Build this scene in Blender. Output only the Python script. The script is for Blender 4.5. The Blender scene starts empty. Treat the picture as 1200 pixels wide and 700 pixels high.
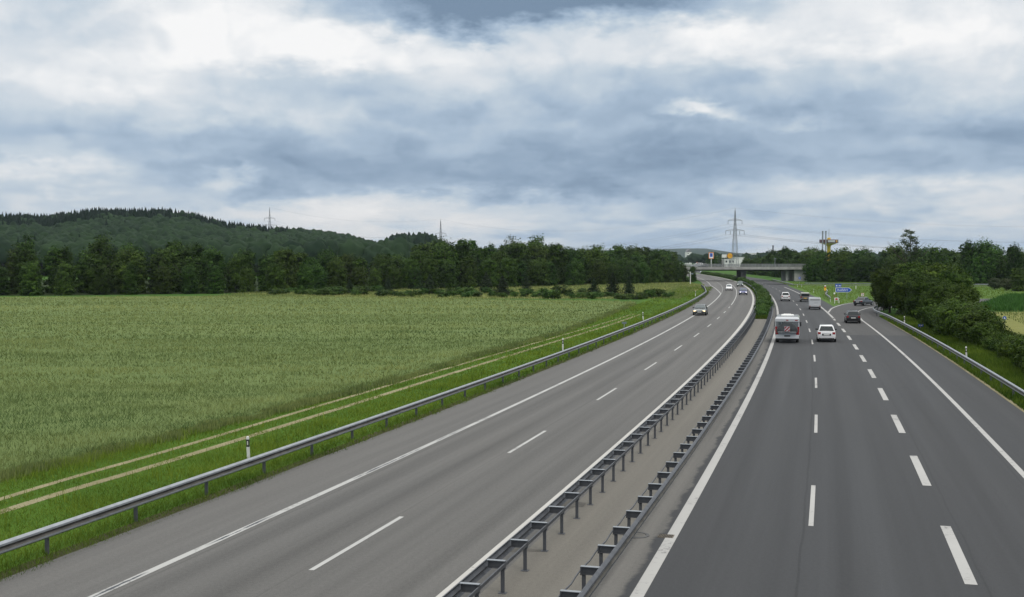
import bpy, bmesh, math, random
import numpy as np
from mathutils import Vector, Matrix

random.seed(7)
RNG = np.random.default_rng(11)
sc = bpy.context.scene
COL = sc.collection
HAZE, ZEN, SUN, EXPO = 0.5e-4, 2.1, 1.2, 0.0
F_, H_, YH = 1386.0, 7.5, 305.0          # focal length in photo pixels, eye height, horizon row
PITCH = math.atan(45.0 / F_)

# ------------------------------------------------------------------ helpers
def lin(r, g, b):
    f = lambda c: (c / 255 / 12.92) if c / 255 <= 0.04045 else ((c / 255 + 0.055) / 1.055) ** 2.4
    return (f(r), f(g), f(b), 1.0)

def G(px, py, z=0.0):
    """ground point (at height z) seen at a pixel of the photograph"""
    dx, dy, dz = px - 600.0, F_, -(py - 350.0)
    c, s = math.cos(PITCH), math.sin(PITCH)
    v = (dx, dy * c + dz * s, -dy * s + dz * c)
    t = (H_ - z) / -v[2]
    return v[0] * t, v[1] * t

def tag(o, label=None, cat=None, group=None, kind=None):
    if label: o['label'] = label
    if cat: o['category'] = cat
    if group: o['group'] = group
    if kind: o['kind'] = kind
    return o

def empty(name, loc=(0, 0, 0), rz=0.0, label=None, cat=None, group=None):
    o = bpy.data.objects.new(name, None)
    COL.objects.link(o)
    o.location = loc
    o.rotation_euler = (0, 0, rz)
    o.empty_display_size = 0.3
    return tag(o, label, cat, group)

def link(name, me, parent=None):
    o = bpy.data.objects.new(name, me)
    COL.objects.link(o)
    if parent is not None: o.parent = parent
    return o

def copy_tree(o, parent=None):
    c = o.copy()
    COL.objects.link(c)
    c.parent = parent
    for ch in list(o.children):
        copy_tree(ch, c)
    return c

def np_mesh(name, V, Fc, mats=(), tint=None, smooth=False):
    V = np.asarray(V, np.float32); Fc = np.asarray(Fc, np.int32)
    me = bpy.data.meshes.new(name)
    n, k = Fc.shape
    me.vertices.add(len(V)); me.vertices.foreach_set('co', V.ravel())
    me.loops.add(n * k); me.loops.foreach_set('vertex_index', Fc.ravel())
    me.polygons.add(n)
    me.polygons.foreach_set('loop_start', np.arange(0, n * k, k, dtype=np.int32))
    if smooth: me.polygons.foreach_set('use_smooth', np.ones(n, bool))
    if tint is not None:
        a = me.attributes.new('tint', 'FLOAT', 'POINT')
        a.data.foreach_set('value', np.asarray(tint, np.float32))
    for m in mats: me.materials.append(m)
    me.update(calc_edges=True)
    return me

class MB:
    """collects faces for ONE mesh object"""
    def __init__(self): self.v = []; self.f = []; self.m = []
    def add(self, vs, fs, m=0):
        b = len(self.v)
        self.v += [tuple(p) for p in vs]
        self.f += [tuple(b + i for i in q) for q in fs]
        self.m += [m] * len(fs)
    def box(self, x0, x1, y0, y1, z0, z1, m=0, M=None):
        vs = [Vector((x, y, z)) for z in (z0, z1) for y in (y0, y1) for x in (x0, x1)]
        if M is not None: vs = [M @ p for p in vs]
        self.add(vs, [(0, 2, 3, 1), (4, 5, 7, 6), (0, 1, 5, 4), (2, 6, 7, 3), (0, 4, 6, 2), (1, 3, 7, 5)], m)
    def tube(self, pts, r, n=6, m=0, cap=True):
        pts = [Vector(p) for p in pts]
        rs = r if isinstance(r, (list, tuple)) else [r] * len(pts)
        rings = []
        for i, p in enumerate(pts):
            d = (pts[min(i + 1, len(pts) - 1)] - pts[max(i - 1, 0)]).normalized()
            a = d.cross(Vector((0, 0, 1)))
            if a.length < 1e-3: a = Vector((1, 0, 0))
            a.normalize(); b = a.cross(d).normalized()
            rings.append([p + (a * math.cos(t) + b * math.sin(t)) * rs[i] for t in [2 * math.pi * k / n for k in range(n)]])
        self.loft(rings, m, cap)
    def loft(self, rings, m=0, cap=True):
        n = len(rings[0]); vs = [p for r in rings for p in r]; fs = []
        for i in range(len(rings) - 1):
            for k in range(n):
                fs.append((i * n + k, i * n + (k + 1) % n, (i + 1) * n + (k + 1) % n, (i + 1) * n + k))
        if cap:
            fs.append(tuple(reversed(range(n)))); fs.append(tuple((len(rings) - 1) * n + k for k in range(n)))
        self.add(vs, fs, m)
    def disc(self, c, r, axis='y', n=20, depth=0.02, m=0, rx=None):
        c = Vector(c); rx = rx or r; A = []; B = []
        for k in range(n):
            t = 2 * math.pi * k / n
            if axis == 'y': p = Vector((rx * math.cos(t), 0, r * math.sin(t))); d = Vector((0, depth / 2, 0))
            elif axis == 'x': p = Vector((0, rx * math.cos(t), r * math.sin(t))); d = Vector((depth / 2, 0, 0))
            else: p = Vector((rx * math.cos(t), r * math.sin(t), 0)); d = Vector((0, 0, depth / 2))
            A.append(c + p - d); B.append(c + p + d)
        self.loft([A, B], m)
    def prism(self, pts, y0, y1, m=0):
        """polygon in x,z extruded along y"""
        self.loft([[Vector((x, y0, z)) for x, z in pts], [Vector((x, y1, z)) for x, z in pts]], m)
    def mesh(self, name, mats, smooth=None, bevel=0.0):
        me = bpy.data.meshes.new(name)
        me.from_pydata(self.v, [], self.f)
        for m in (mats if isinstance(mats, (list, tuple)) else [mats]): me.materials.append(m)
        me.polygons.foreach_set('material_index', self.m)
        bm = bmesh.new(); bm.from_mesh(me)
        bmesh.ops.recalc_face_normals(bm, faces=bm.faces)
        if bevel:
            ed = [e for e in bm.edges if len(e.link_faces) == 2 and e.calc_face_angle(0) > 0.6]
            bmesh.ops.bevel(bm, geom=ed, offset=bevel, segments=2, affect='EDGES', profile=0.6)
        bm.to_mesh(me); bm.free()
        if smooth is not None:
            me.polygons.foreach_set('use_smooth', [True] * len(me.polygons))
            me.set_sharp_from_angle(angle=math.radians(smooth))
        return me
    def build(self, name, mats, parent=None, smooth=None, bevel=0.0):
        return link(name, self.mesh(name, mats, smooth, bevel), parent)

# ------------------------------------------------------------------ materials
class NT:
    def __init__(self, tree): self.t = tree; self.n = tree.nodes; self.l = tree.links
    def new(self, typ, **kw):
        nd = self.n.new(typ)
        for k, v in kw.items(): setattr(nd, k, v)
        return nd
    def put(self, sock, v):
        if isinstance(v, bpy.types.NodeSocket): self.l.new(v, sock)
        elif v is not None: sock.default_value = v
    def math(self, op, a, b=None, c=None, clamp=False):
        nd = self.new('ShaderNodeMath', operation=op, use_clamp=clamp)
        for i, v in enumerate((a, b, c)):
            if v is not None: self.put(nd.inputs[i], v)
        return nd.outputs[0]
    def vmath(self, op, a, b=None, out=0):
        nd = self.new('ShaderNodeVectorMath', operation=op)
        self.put(nd.inputs[0], a)
        if b is not None: self.put(nd.inputs[1], b)
        return nd.outputs[out]
    def noise(self, vec, scale, detail=4, rough=0.55, dist=0.0, out=0):
        nd = self.new('ShaderNodeTexNoise')
        self.put(nd.inputs['Vector'], vec)
        nd.inputs['Scale'].default_value = scale; nd.inputs['Detail'].default_value = detail
        nd.inputs['Roughness'].default_value = rough; nd.inputs['Distortion'].default_value = dist
        return nd.outputs[out]
    def mix(self, fac, a, b, blend='MIX'):
        nd = self.new('ShaderNodeMix', data_type='RGBA', blend_type=blend)
        self.put(nd.inputs[0], fac); self.put(nd.inputs[6], a); self.put(nd.inputs[7], b)
        return nd.outputs[2]
    def ramp(self, fac, stops, interp='LINEAR'):
        nd = self.new('ShaderNodeValToRGB'); r = nd.color_ramp; r.interpolation = interp
        while len(r.elements) < len(stops): r.elements.new(0.5)
        for e, (p, c) in zip(r.elements, stops):
            e.position = p; e.color = c if len(c) == 4 else (*c, 1)
        self.put(nd.inputs[0], fac)
        return nd.outputs[0]
    def rng(self, v, a, b, c, d, smooth=False):
        nd = self.new('ShaderNodeMapRange', interpolation_type='SMOOTHSTEP' if smooth else 'LINEAR')
        self.put(nd.inputs[0], v)
        for i, q in enumerate((a, b, c, d)): nd.inputs[i + 1].default_value = q
        return nd.outputs[0]
    def scale(self, vec, s):
        nd = self.new('ShaderNodeMapping'); self.put(nd.inputs['Vector'], vec); nd.inputs['Scale'].default_value = s
        return nd.outputs[0]

def mat(name, col=(0.5, 0.5, 0.5), rough=0.6, metal=0.0, spec=0.5, emit=None, es=0.0, coat=0.0, vary=0.0, vscale=6.0, alpha=1.0):
    m = bpy.data.materials.new(name); m.use_nodes = True
    t = NT(m.node_tree); b = m.node_tree.nodes['Principled BSDF']
    c = (*col[:3], 1)
    b.inputs['Base Color'].default_value = c
    if vary:
        tc = t.new('ShaderNodeTexCoord')
        n = t.noise(tc.outputs['Object'], vscale, 5, 0.6)
        lo = (*[max(0, q * (1 - vary)) for q in col[:3]], 1); hi = (*[min(1, q * (1 + vary)) for q in col[:3]], 1)
        t.put(b.inputs['Base Color'], t.ramp(n, [(0.3, lo), (0.7, hi)]))
    b.inputs['Roughness'].default_value = rough; b.inputs['Metallic'].default_value = metal
    b.inputs['Specular IOR Level'].default_value = spec
    b.inputs['Coat Weight'].default_value = coat
    if emit:
        b.inputs['Emission Color'].default_value = (*emit[:3], 1); b.inputs['Emission Strength'].default_value = es
    return m

def leaf_mat(name, dark, light, rough=0.7, trans=0.25, objvar=0.25, spec=0.10):
    """foliage: colour from a per-leaf tint, a per-plant random hue and slow noise"""
    m = bpy.data.materials.new(name); m.use_nodes = True
    t = NT(m.node_tree); b = m.node_tree.nodes['Principled BSDF']; out = m.node_tree.nodes['Material Output']
    at = t.new('ShaderNodeAttribute', attribute_name='tint'); oi = t.new('ShaderNodeObjectInfo')
    c = t.mix(at.outputs['Fac'], (*dark, 1), (*light, 1))
    hs = t.new('ShaderNodeHueSaturation')
    t.put(hs.inputs['Hue'], t.rng(oi.outputs['Random'], 0, 1, 0.5 - 0.035 * objvar * 2, 0.5 + 0.03 * objvar * 2))
    t.put(hs.inputs['Value'], t.rng(t.math('FRACT', t.math('MULTIPLY', oi.outputs['Random'], 7.31)), 0, 1, 1 - objvar, 1 + objvar))
    t.put(hs.inputs['Color'], c)
    t.put(b.inputs['Base Color'], hs.outputs[0])
    b.inputs['Roughness'].default_value = rough; b.inputs['Specular IOR Level'].default_value = spec
    if trans:
        tr = t.new('ShaderNodeBsdfTranslucent'); t.put(tr.inputs['Color'], hs.outputs[0])
        mx = t.new('ShaderNodeMixShader'); mx.inputs[0].default_value = trans
        t.l.new(b.outputs[0], mx.inputs[1]); t.l.new(tr.outputs[0], mx.inputs[2]); t.l.new(mx.outputs[0], out.inputs[0])
    return m

def road_mat(name, base, warm, tracks, seed=0.0, lanes=(), gutter=None, joints=()):
    """asphalt: u = metres across, v = metres along; grain, long stains, wheel tracks polished/darkened lane by lane"""
    m = bpy.data.materials.new(name); m.use_nodes = True
    t = NT(m.node_tree); b = m.node_tree.nodes['Principled BSDF']
    uv = t.new('ShaderNodeUVMap'); uv.uv_map = 'road'
    sep = t.new('ShaderNodeSeparateXYZ'); t.put(sep.inputs[0], uv.outputs[0])
    u = sep.outputs[0]
    gp = t.new('ShaderNodeNewGeometry').outputs['Position']
    grain = t.noise(gp, 9.0, 6, 0.75); spk = t.noise(gp, 45.0, 2, 0.6)
    streak = t.noise(t.scale(uv.outputs[0], (1.3, 0.02, 1)), 1.0, 5, 0.6)
    blot = t.noise(t.scale(uv.outputs[0], (0.25, 0.035, 1)), 1.0, 4, 0.6, 0.4)
    c = t.mix(blot, base, warm)
    v = t.math('ADD', t.rng(grain, 0.25, 0.75, -0.20, 0.20), t.rng(streak, 0.3, 0.7, -0.17, 0.17))
    v = t.math('ADD', v, t.rng(spk, 0.3, 0.7, -0.28, 0.28))
    for (o, w, a) in lanes:
        d = t.math('DIVIDE', t.math('SUBTRACT', u, o), w)
        g = t.math('POWER', 2.718, t.math('MULTIPLY', t.math('MULTIPLY', d, d), -1.0))
        v = t.math('ADD', v, t.math('MULTIPLY', g, a))
    wob = t.rng(t.noise(t.scale(uv.outputs[0], (0, 0.25, 1)), 1.0, 3, 0.6), 0.2, 0.8, -0.05, 0.05)
    for (o, w, a) in joints:      # sealed longitudinal joints
        g = t.rng(t.math('ABSOLUTE', t.math('ADD', t.math('SUBTRACT', u, o), wob)), w, w * 2.2, a, 0)
        v = t.math('ADD', v, g)
    v = t.math('ADD', v, 1.0)
    if gutter:
        (g0, g1, gc) = gutter
        e = t.math('ADD', u, t.rng(t.noise(t.scale(uv.outputs[0], (0.3, 0.5, 1)), 1.0, 5, 0.7), 0.2, 0.8, -0.25, 0.25))
        k = t.math('MULTIPLY', t.rng(e, g1 - 0.06, g1 + 0.06, 1, 0), t.rng(streak, 0.2, 0.6, 0.55, 1.0), clamp=True)
        c = t.mix(k, c, gc)
    sc_ = t.vmath('SCALE', c); t.put(sc_.node.inputs['Scale'], v)
    t.put(b.inputs['Base Color'], sc_)
    b.inputs['Roughness'].default_value = 0.8; b.inputs['Specular IOR Level'].default_value = 0.35
    bp = t.new('ShaderNodeBump'); bp.inputs['Strength'].default_value = 0.25; bp.inputs['Distance'].default_value = 0.01
    t.put(bp.inputs['Height'], spk); t.l.new(bp.outputs[0], b.inputs['Normal'])
    return m

def paint_mat(name, col, under, wear=0.42):
    m = bpy.data.materials.new(name); m.use_nodes = True
    t = NT(m.node_tree); b = m.node_tree.nodes['Principled BSDF']
    gp = t.new('ShaderNodeNewGeometry').outputs['Position']
    n = t.noise(gp, 3.5, 8, 0.8); n2 = t.noise(gp, 0.35, 4, 0.6)
    k = t.rng(t.math('ADD', n, t.math('MULTIPLY', n2, 0.5)), wear + 0.10, wear + 0.22, 1, 0)
    c2 = t.mix(n2, (*[q * 0.82 for q in col[:3]], 1), (*[q * 1.1 for q in col[:3]], 1))
    t.put(b.inputs['Base Color'], t.mix(t.math('MULTIPLY', k, 0.8), c2, under))
    b.inputs['Roughness'].default_value = 0.75
    return m

def ground_mat(name, stops, s1=0.05, s2=0.8, s3=6.0, stretch=(1, 1, 1), rough=0.95):
    m = bpy.data.materials.new(name); m.use_nodes = True
    t = NT(m.node_tree); b = m.node_tree.nodes['Principled BSDF']
    gp = t.scale(t.new('ShaderNodeNewGeometry').outputs['Position'], stretch)
    a = t.noise(gp, s1, 5, 0.6); c = t.noise(gp, s2, 5, 0.7); d = t.noise(gp, s3, 4, 0.7)
    v = t.math('ADD', t.math('MULTIPLY', a, 0.45), t.math('ADD', t.math('MULTIPLY', c, 0.33), t.math('MULTIPLY', d, 0.22)))
    t.put(b.inputs['Base Color'], t.ramp(v, stops))
    b.inputs['Roughness'].default_value = rough; b.inputs['Specular IOR Level'].default_value = 0.1
    bp = t.new('ShaderNodeBump'); bp.inputs['Strength'].default_value = 0.6; bp.inputs['Distance'].default_value = 0.15
    t.put(bp.inputs['Height'], t.math('ADD', c, d)); t.l.new(bp.outputs[0], b.inputs['Normal'])
    return m

M = {}
ASL = (0.093, 0.0915, 0.088, 1); ASLw = (0.106, 0.102, 0.095, 1)
ASR = (0.034, 0.0365, 0.040, 1); ASRw = (0.043, 0.0435, 0.045, 1)
M['asphalt_old'] = road_mat('asphalt_old', ASL, ASLw, True, lanes=[(-5.2, 0.4, -0.12), (-6.9, 0.4, -0.14), (-9.0, 0.45, -0.17), (-10.7, 0.45, -0.17), (-13.3, 1.0, 0.08)], joints=[(-11.35, 0.02, -0.22), (-8.15, 0.018, -0.16)])
M['asphalt_new'] = road_mat('asphalt_new', ASR, ASRw, True, lanes=[(0.95, 0.35, -0.10), (2.7, 0.35, -0.10), (4.5, 0.35, -0.14), (6.4, 0.35, -0.12), (5.4, 0.5, 0.10), (1.8, 0.5, 0.08), (9.0, 1.0, -0.08)],
                            joints=[(3.42, 0.02, -0.28), (7.62, 0.018, -0.2), (10.45, 0.02, -0.2)], gutter=(-1.2, -0.35, (0.125, 0.12, 0.11, 1)))
M['asphalt_ramp'] = road_mat('asphalt_ramp', (0.050, 0.050, 0.050, 1), (0.062, 0.060, 0.058, 1), True)
M['median_concrete'] = road_mat('median_concrete', (0.126, 0.118, 0.102, 1), (0.146, 0.136, 0.116, 1), False)
M['paint_white'] = paint_mat('paint_white', (0.40, 0.40, 0.385), ASL, 0.47)
M['paint_bright'] = paint_mat('paint_bright', (0.46, 0.45, 0.42), ASL, 0.42)
M['paint_dash'] = paint_mat('paint_dash', (0.38, 0.375, 0.36), ASR, 0.46)
M['paint_worn'] = paint_mat('paint_worn', (0.40, 0.40, 0.38), (0.07, 0.07, 0.07, 1), 0.50)
def rumble_mat():
    m = M['paint_white'].copy(); m.name = 'paint_rumble'; t = NT(m.node_tree); b = m.node_tree.nodes['Principled BSDF']
    src = b.inputs['Base Color'].links[0].from_socket
    uv = t.new('ShaderNodeUVMap'); uv.uv_map = 'road'; sp = t.new('ShaderNodeSeparateXYZ'); t.put(sp.inputs[0], uv.outputs[0])
    n = t.noise(t.scale(uv.outputs[0], (9, 0.9, 1)), 1.0, 4, 0.7); n2 = t.noise(t.scale(uv.outputs[0], (0, 0.16, 1)), 1.0, 2, 0.5)
    c = t.math('ADD', t.math('SUBTRACT', sp.outputs[0], -11.65), t.rng(n, 0.2, 0.8, -0.05, 0.05))
    k = t.rng(t.math('ABSOLUTE', c), 0.036, 0.055, 1, 0)
    k = t.math('MULTIPLY', k, t.math('MULTIPLY', t.rng(n2, 0.47, 0.53, 0, 1), t.rng(sp.outputs[1], 44, 52, 1, 0.12)))
    k = t.math('MULTIPLY', k, t.rng(n, 0.40, 0.5, 0, 1), clamp=True)
    t.put(b.inputs['Base Color'], t.mix(k, src, (0.04, 0.045, 0.055, 1))); return m
M['paint_rumble'] = rumble_mat()
M['galv'] = mat('galvanised_steel', (0.33, 0.35, 0.37), 0.5, 0.75, vary=0.15, vscale=3)
M['rail_groove'] = mat('rail_groove', (0.085, 0.08, 0.07), 0.8, 0.1, vary=0.4, vscale=2)
M['galv_dark'] = mat('weathered_steel', (0.085, 0.09, 0.10), 0.52, 0.55, vary=0.25, vscale=4)
M['post_steel'] = mat('post_steel', (0.085, 0.09, 0.10), 0.6, 0.4, vary=0.2, vscale=4)
M['white_plastic'] = mat('white_plastic', (0.62, 0.62, 0.60), 0.45)
M['black_plastic'] = mat('black_plastic', (0.015, 0.015, 0.016), 0.5)
M['reflector'] = mat('reflector', (0.6, 0.6, 0.55), 0.2)
M['sign_blue'] = mat('sign_blue', (0.006, 0.07, 0.42), 0.45)
M['sign_white'] = mat('sign_white', (0.78, 0.78, 0.78), 0.45)
M['sign_red'] = mat('sign_red', (0.42, 0.012, 0.015), 0.45)
M['sign_yellow'] = mat('sign_yellow', (0.75, 0.42, 0.02), 0.45)
M['sign_orange'] = mat('sign_orange', (0.75, 0.20, 0.03), 0.45)
M['sign_grey'] = mat('sign_grey', (0.16, 0.20, 0.22), 0.5, 0.3)
M['pylon_steel'] = mat('pylon_steel', (0.22, 0.23, 0.25), 0.6, 0.2)
M['wire'] = mat('wire', (0.10, 0.11, 0.13), 0.6, 0.2)
M['concrete'] = mat('concrete', (0.30, 0.30, 0.285), 0.85, vary=0.25, vscale=0.6)
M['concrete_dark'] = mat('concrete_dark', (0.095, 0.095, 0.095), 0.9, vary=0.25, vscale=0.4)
M['concrete_light'] = mat('concrete_light', (0.42, 0.42, 0.40), 0.85, vary=0.2, vscale=0.5)
M['railing'] = mat('railing_steel', (0.25, 0.26, 0.26), 0.55, 0.4)
M['plaster'] = mat('plaster_white', (0.70, 0.70, 0.68), 0.8, vary=0.06, vscale=0.3)
M['roof_grey'] = mat('roof_grey', (0.18, 0.18, 0.19), 0.8, vary=0.15, vscale=0.5)
M['window_dark'] = mat('window_dark', (0.02, 0.025, 0.03), 0.1, spec=0.7)
M['tower_yellow'] = mat('tower_yellow', (0.66, 0.46, 0.02), 0.5)
M['tower_red'] = mat('tower_red', (0.10, 0.025, 0.035), 0.5)
M['stain'] = mat('slab_stain', (0.072, 0.066, 0.055), 0.8, vary=.3, vscale=3)
M['tar'] = mat('tar', (0.02, 0.02, 0.021), 0.6)
M['bark'] = mat('bark', (0.06, 0.048, 0.036), 0.9, vary=0.4, vscale=3)
M['rubber'] = mat('rubber', (0.012, 0.012, 0.012), 0.8)
M['rim'] = mat('rim', (0.35, 0.36, 0.37), 0.35, 0.8)
M['glass'] = mat('car_glass', (0.012, 0.018, 0.02), 0.08, spec=0.4)
M['glass_light'] = mat('windscreen_glass', (0.05, 0.07, 0.075), 0.05, spec=1.0)
M['lamp_red'] = mat('lamp_red', (0.24, 0.01, 0.012), 0.2, coat=0.5)
M['lamp_clear'] = mat('lamp_clear', (0.6, 0.6, 0.6), 0.1)
M['lamp_lit'] = mat('lamp_lit', (0.8, 0.7, 0.5), 0.2, emit=(1, 0.72, 0.36), es=3.0)
M['lamp_lit_white'] = mat('lamp_lit_white', (0.8, 0.8, 0.8), 0.2, emit=(1, 0.96, 0.9), es=2.0)
M['plate'] = mat('number_plate', (0.62, 0.62, 0.60), 0.4)
M['dirt'] = ground_mat('track_dirt', [(0.3, (0.14, 0.13, 0.065)), (0.5, (0.25, 0.225, 0.13)), (0.7, (0.36, 0.325, 0.21))], 0.2, 1.5, 8)
M['ground'] = ground_mat('meadow_ground', [(0.25, (0.025, 0.06, 0.010)), (0.5, (0.045, 0.105, 0.016)), (0.75, (0.09, 0.14, 0.028))], 0.03, 0.4, 3.0)
M['verge'] = ground_mat('verge_ground', [(0.25, (0.035, 0.080, 0.010)), (0.5, (0.06, 0.125, 0.014)), (0.75, (0.095, 0.165, 0.022))], 0.12, 0.9, 5.0)
M['island'] = ground_mat('island_ground', [(0.25, (0.05, 0.10, 0.018)), (0.5, (0.078, 0.14, 0.028)), (0.75, (0.105, 0.17, 0.04))], 0.06, 0.4, 2.0)
M['dry'] = ground_mat('dry_meadow', [(0.25, (0.10, 0.12, 0.03)), (0.5, (0.17, 0.18, 0.055)), (0.75, (0.25, 0.235, 0.09))], 0.04, 0.25, 2.0)
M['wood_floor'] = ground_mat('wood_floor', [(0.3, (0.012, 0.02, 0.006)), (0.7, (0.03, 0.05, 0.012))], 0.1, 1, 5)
M['field'] = ground_mat('crop_ground', [(0.25, (0.085, 0.130, 0.045)), (0.5, (0.12, 0.165, 0.055)), (0.75, (0.17, 0.20, 0.07))], 0.02, 0.35, 4.0, stretch=(0.45, 1.4, 1))
M['hill'] = ground_mat('hill_ground', [(0.3, (0.015, 0.03, 0.012)), (0.7, (0.03, 0.05, 0.018))], 0.005, 0.05, 0.4)
M['grass'] = leaf_mat('grass_blade', (0.028, 0.068, 0.005), (0.185, 0.255, 0.030), 0.7, 0.25, 0.0)
M['wheat'] = leaf_mat('wheat_blade', (0.066, 0.112, 0.036), (0.255, 0.280, 0.092), 0.75, 0.15, 0.0)
M['maize'] = leaf_mat('maize_blade', (0.018, 0.060, 0.010), (0.055, 0.140, 0.024), 0.6, 0.2, 0.0)
M['leaf'] = leaf_mat('broad_leaf', (0.012, 0.031, 0.005), (0.066, 0.124, 0.017), 0.6, 0.22, 0.30)
M['leaf_fg'] = leaf_mat('near_leaf', (0.013, 0.032, 0.004), (0.070, 0.120, 0.013), 0.6, 0.22, 0.22)
M['leaf_pale'] = leaf_mat('pale_leaf', (0.040, 0.060, 0.025), (0.115, 0.145, 0.065), 0.6, 0.25, 0.2)
M['needle'] = leaf_mat('needle', (0.008, 0.018, 0.007), (0.026, 0.045, 0.017), 0.7, 0.1, 0.2)
M['shrub'] = leaf_mat('shrub_leaf', (0.018, 0.050, 0.008), (0.075, 0.135, 0.024), 0.6, 0.2, 0.3)
M['hill_leaf'] = leaf_mat('hill_leaf', (0.005, 0.014, 0.0085), (0.024, 0.047, 0.018), 0.8, 0.0, 0.0, 0.05)
M['far_hill'] = ground_mat('far_hill', [(0.3, (0.012, 0.028, 0.018)), (0.7, (0.03, 0.05, 0.028))], 0.002, 0.01, 0.05)

# ------------------------------------------------------------------ road geometry
A0, A1, A2 = -4.5628, 0.28273, -1.76451e-4
DS = 560.0
def refX(D):
    if D <= DS: return A0 + A1 * D + A2 * D * D
    return A0 + A1 * DS + A2 * DS * DS + (A1 + 2 * A2 * DS) * (D - DS)
def slope(D): return A1 + 2 * A2 * min(D, DS)
def wscale(D): return 1.0 + 0.012 - 0.1 * min(D, 300) / 260.0
def shift(D): return 0.12 - 0.45 * min(D, 260) / 260.0
def P(D, o, z=0.0):
    s = slope(D); q = math.sqrt(1 + s * s); o = o * wscale(D) + shift(D)
    return (refX(D) + o / q, D - o * s / q, z)
def heading(D): return -math.atan(slope(D))        # rotation about z for a thing facing along +Y
def at_px(px, o):
    """distance along the road where the line at offset o crosses photo column px (between 20 and 700 m)"""
    lo, hi = 18.0, 700.0
    f = lambda D: P(D, o)[0] / P(D, o)[1] - (px - 600) / F_
    best = min(np.linspace(lo, hi, 2000), key=lambda d: abs(f(d)))
    return best
def arange(a, b, st):
    n = max(1, int(math.ceil((b - a) / st)))
    return [a + (b - a) * i / n for i in range(n + 1)]
def steps(a, b):
    r = [a]
    while r[-1] < b: r.append(min(b, r[-1] + 1.0 + r[-1] * 0.02))
    return r

def sheet(name, ol, orr, D0, D1, z, m, kind='structure', nx=1):
    fl = ol if callable(ol) else (lambda D: ol); fr = orr if callable(orr) else (lambda D: orr)
    Ds = steps(D0, D1); V = []; UV = []; Fc = []
    for D in Ds:
        for k in range(nx + 1):
            o = fl(D) + (fr(D) - fl(D)) * k / nx
            V.append(P(D, o, z)); UV.append((o, D))
    w = nx + 1
    for i in range(len(Ds) - 1):
        for k in range(nx):
            Fc.append((i * w + k, i * w + k + 1, (i + 1) * w + k + 1, (i + 1) * w + k))
    me = np_mesh(name, V, Fc, [m])
    uvl = me.uv_layers.new(name='road')
    li = np.array(Fc).ravel(); uvl.data.foreach_set('uv', np.array(UV, np.float32)[li].ravel())
    o = link(name, me)
    if kind: o['kind'] = kind
    return o

def ribbon(name, pts, w, z, m, uvx=0.0):
    """flat strip of width w along a polyline on the ground"""
    V = []; UV = []; s = 0
    for i, p in enumerate(pts):
        a = Vector(pts[max(i - 1, 0)][:2]); b = Vector(pts[min(i + 1, len(pts) - 1)][:2]); d = (b - a).normalized(); n = Vector((d.y, -d.x))
        wl, wr = w if isinstance(w, tuple) else (w / 2, w / 2)
        V.append((p[0] - n.x * wl, p[1] - n.y * wl, z)); V.append((p[0] + n.x * wr, p[1] + n.y * wr, z))
        if i: s += (Vector(p[:2]) - Vector(pts[i - 1][:2])).length
        UV += [(uvx - wl, s), (uvx + wr, s)]
    Fc = [(2 * i, 2 * i + 1, 2 * i + 3, 2 * i + 2) for i in range(len(pts) - 1)]
    me = np_mesh(name, V, Fc, [m])
    uvl = me.uv_layers.new(name='road'); uvl.data.foreach_set('uv', np.array(UV, np.float32)[np.array(Fc).ravel()].ravel())
    o = link(name, me); o['kind'] = 'structure'
    return o

def smooth_path(pts, n=8):
    pts = [Vector((*p[:2], 0)) for p in pts]; out = []
    q = [2 * pts[0] - pts[1]] + pts + [2 * pts[-1] - pts[-2]]
    for i in range(1, len(q) - 2):
        for k in range(n):
            t = k / n
            out.append(0.5 * ((2 * q[i]) + (-q[i - 1] + q[i + 1]) * t + (2 * q[i - 1] - 5 * q[i] + 4 * q[i + 1] - q[i + 2]) * t * t + (-q[i - 1] + 3 * q[i] - 3 * q[i + 1] + q[i + 2]) * t ** 3))
    out.append(pts[-1])
    return [(p.x, p.y) for p in out]

def lerp_tab(tab):
    xs, ys = zip(*tab)
    return lambda D: float(np.interp(D, xs, ys))

o = link('ground', np_mesh('ground', [(-9000, -200, -0.03), (9000, -200, -0.03), (9000, 9000, -0.03), (-9000, 9000, -0.03)], [(0, 1, 2, 3)], [M['ground']]))
o['kind'] = 'structure'
# left (oncoming) carriageway, with the joining lane near the bridge
lp = lerp_tab([(0, -14.6), (265, -14.6), (300, -16.0), (340, -17.6), (1400, -17.6)])
sheet('verge_ground', lambda D: -24.0 if D < 190 else -26, lambda D: lp(D) + 0.4, -10, 330, -0.012, M['verge'])
sheet('carriageway', lp, -3.42, -10, 1400, 0.0, M['asphalt_old'])
# right carriageway
rp = lerp_tab([(0, 13.65), (150, 13.65), (186, 9.6), (330, 9.3), (380, 11.6), (1400, 11.6)])
sheet('verge_ground', lambda D: rp(D) - 0.5, lambda D: 20.0, -10, 150, -0.012, M['verge'])
sheet('carriageway', -1.15, rp, -10, 1400, 0.0, M['asphalt_new'])
sheet('median_strip', -3.42, -1.15, -10, 150, 0.0, M['median_concrete'])
sheet('median_strip', -3.42, -1.15, 150.01, 1400, -0.006, M['verge'])
# pale sand/gravel lip at the pavement edge
sheet('gravel_edge', lambda D: rp(D), lambda D: rp(D) + 0.22, -10, 150, -0.004, M['dirt'])
M['soil'] = ground_mat('edge_soil', [(0.3, (0.035, 0.05, 0.012)), (0.5, (0.06, 0.06, 0.028)), (0.7, (0.09, 0.082, 0.05))], 0.3, 2.5, 12)
sheet('soil_edge', lambda D: lp(D) - 0.5, lambda D: lp(D) + 0.02, -10, 330, -0.006, M['soil'])
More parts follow.
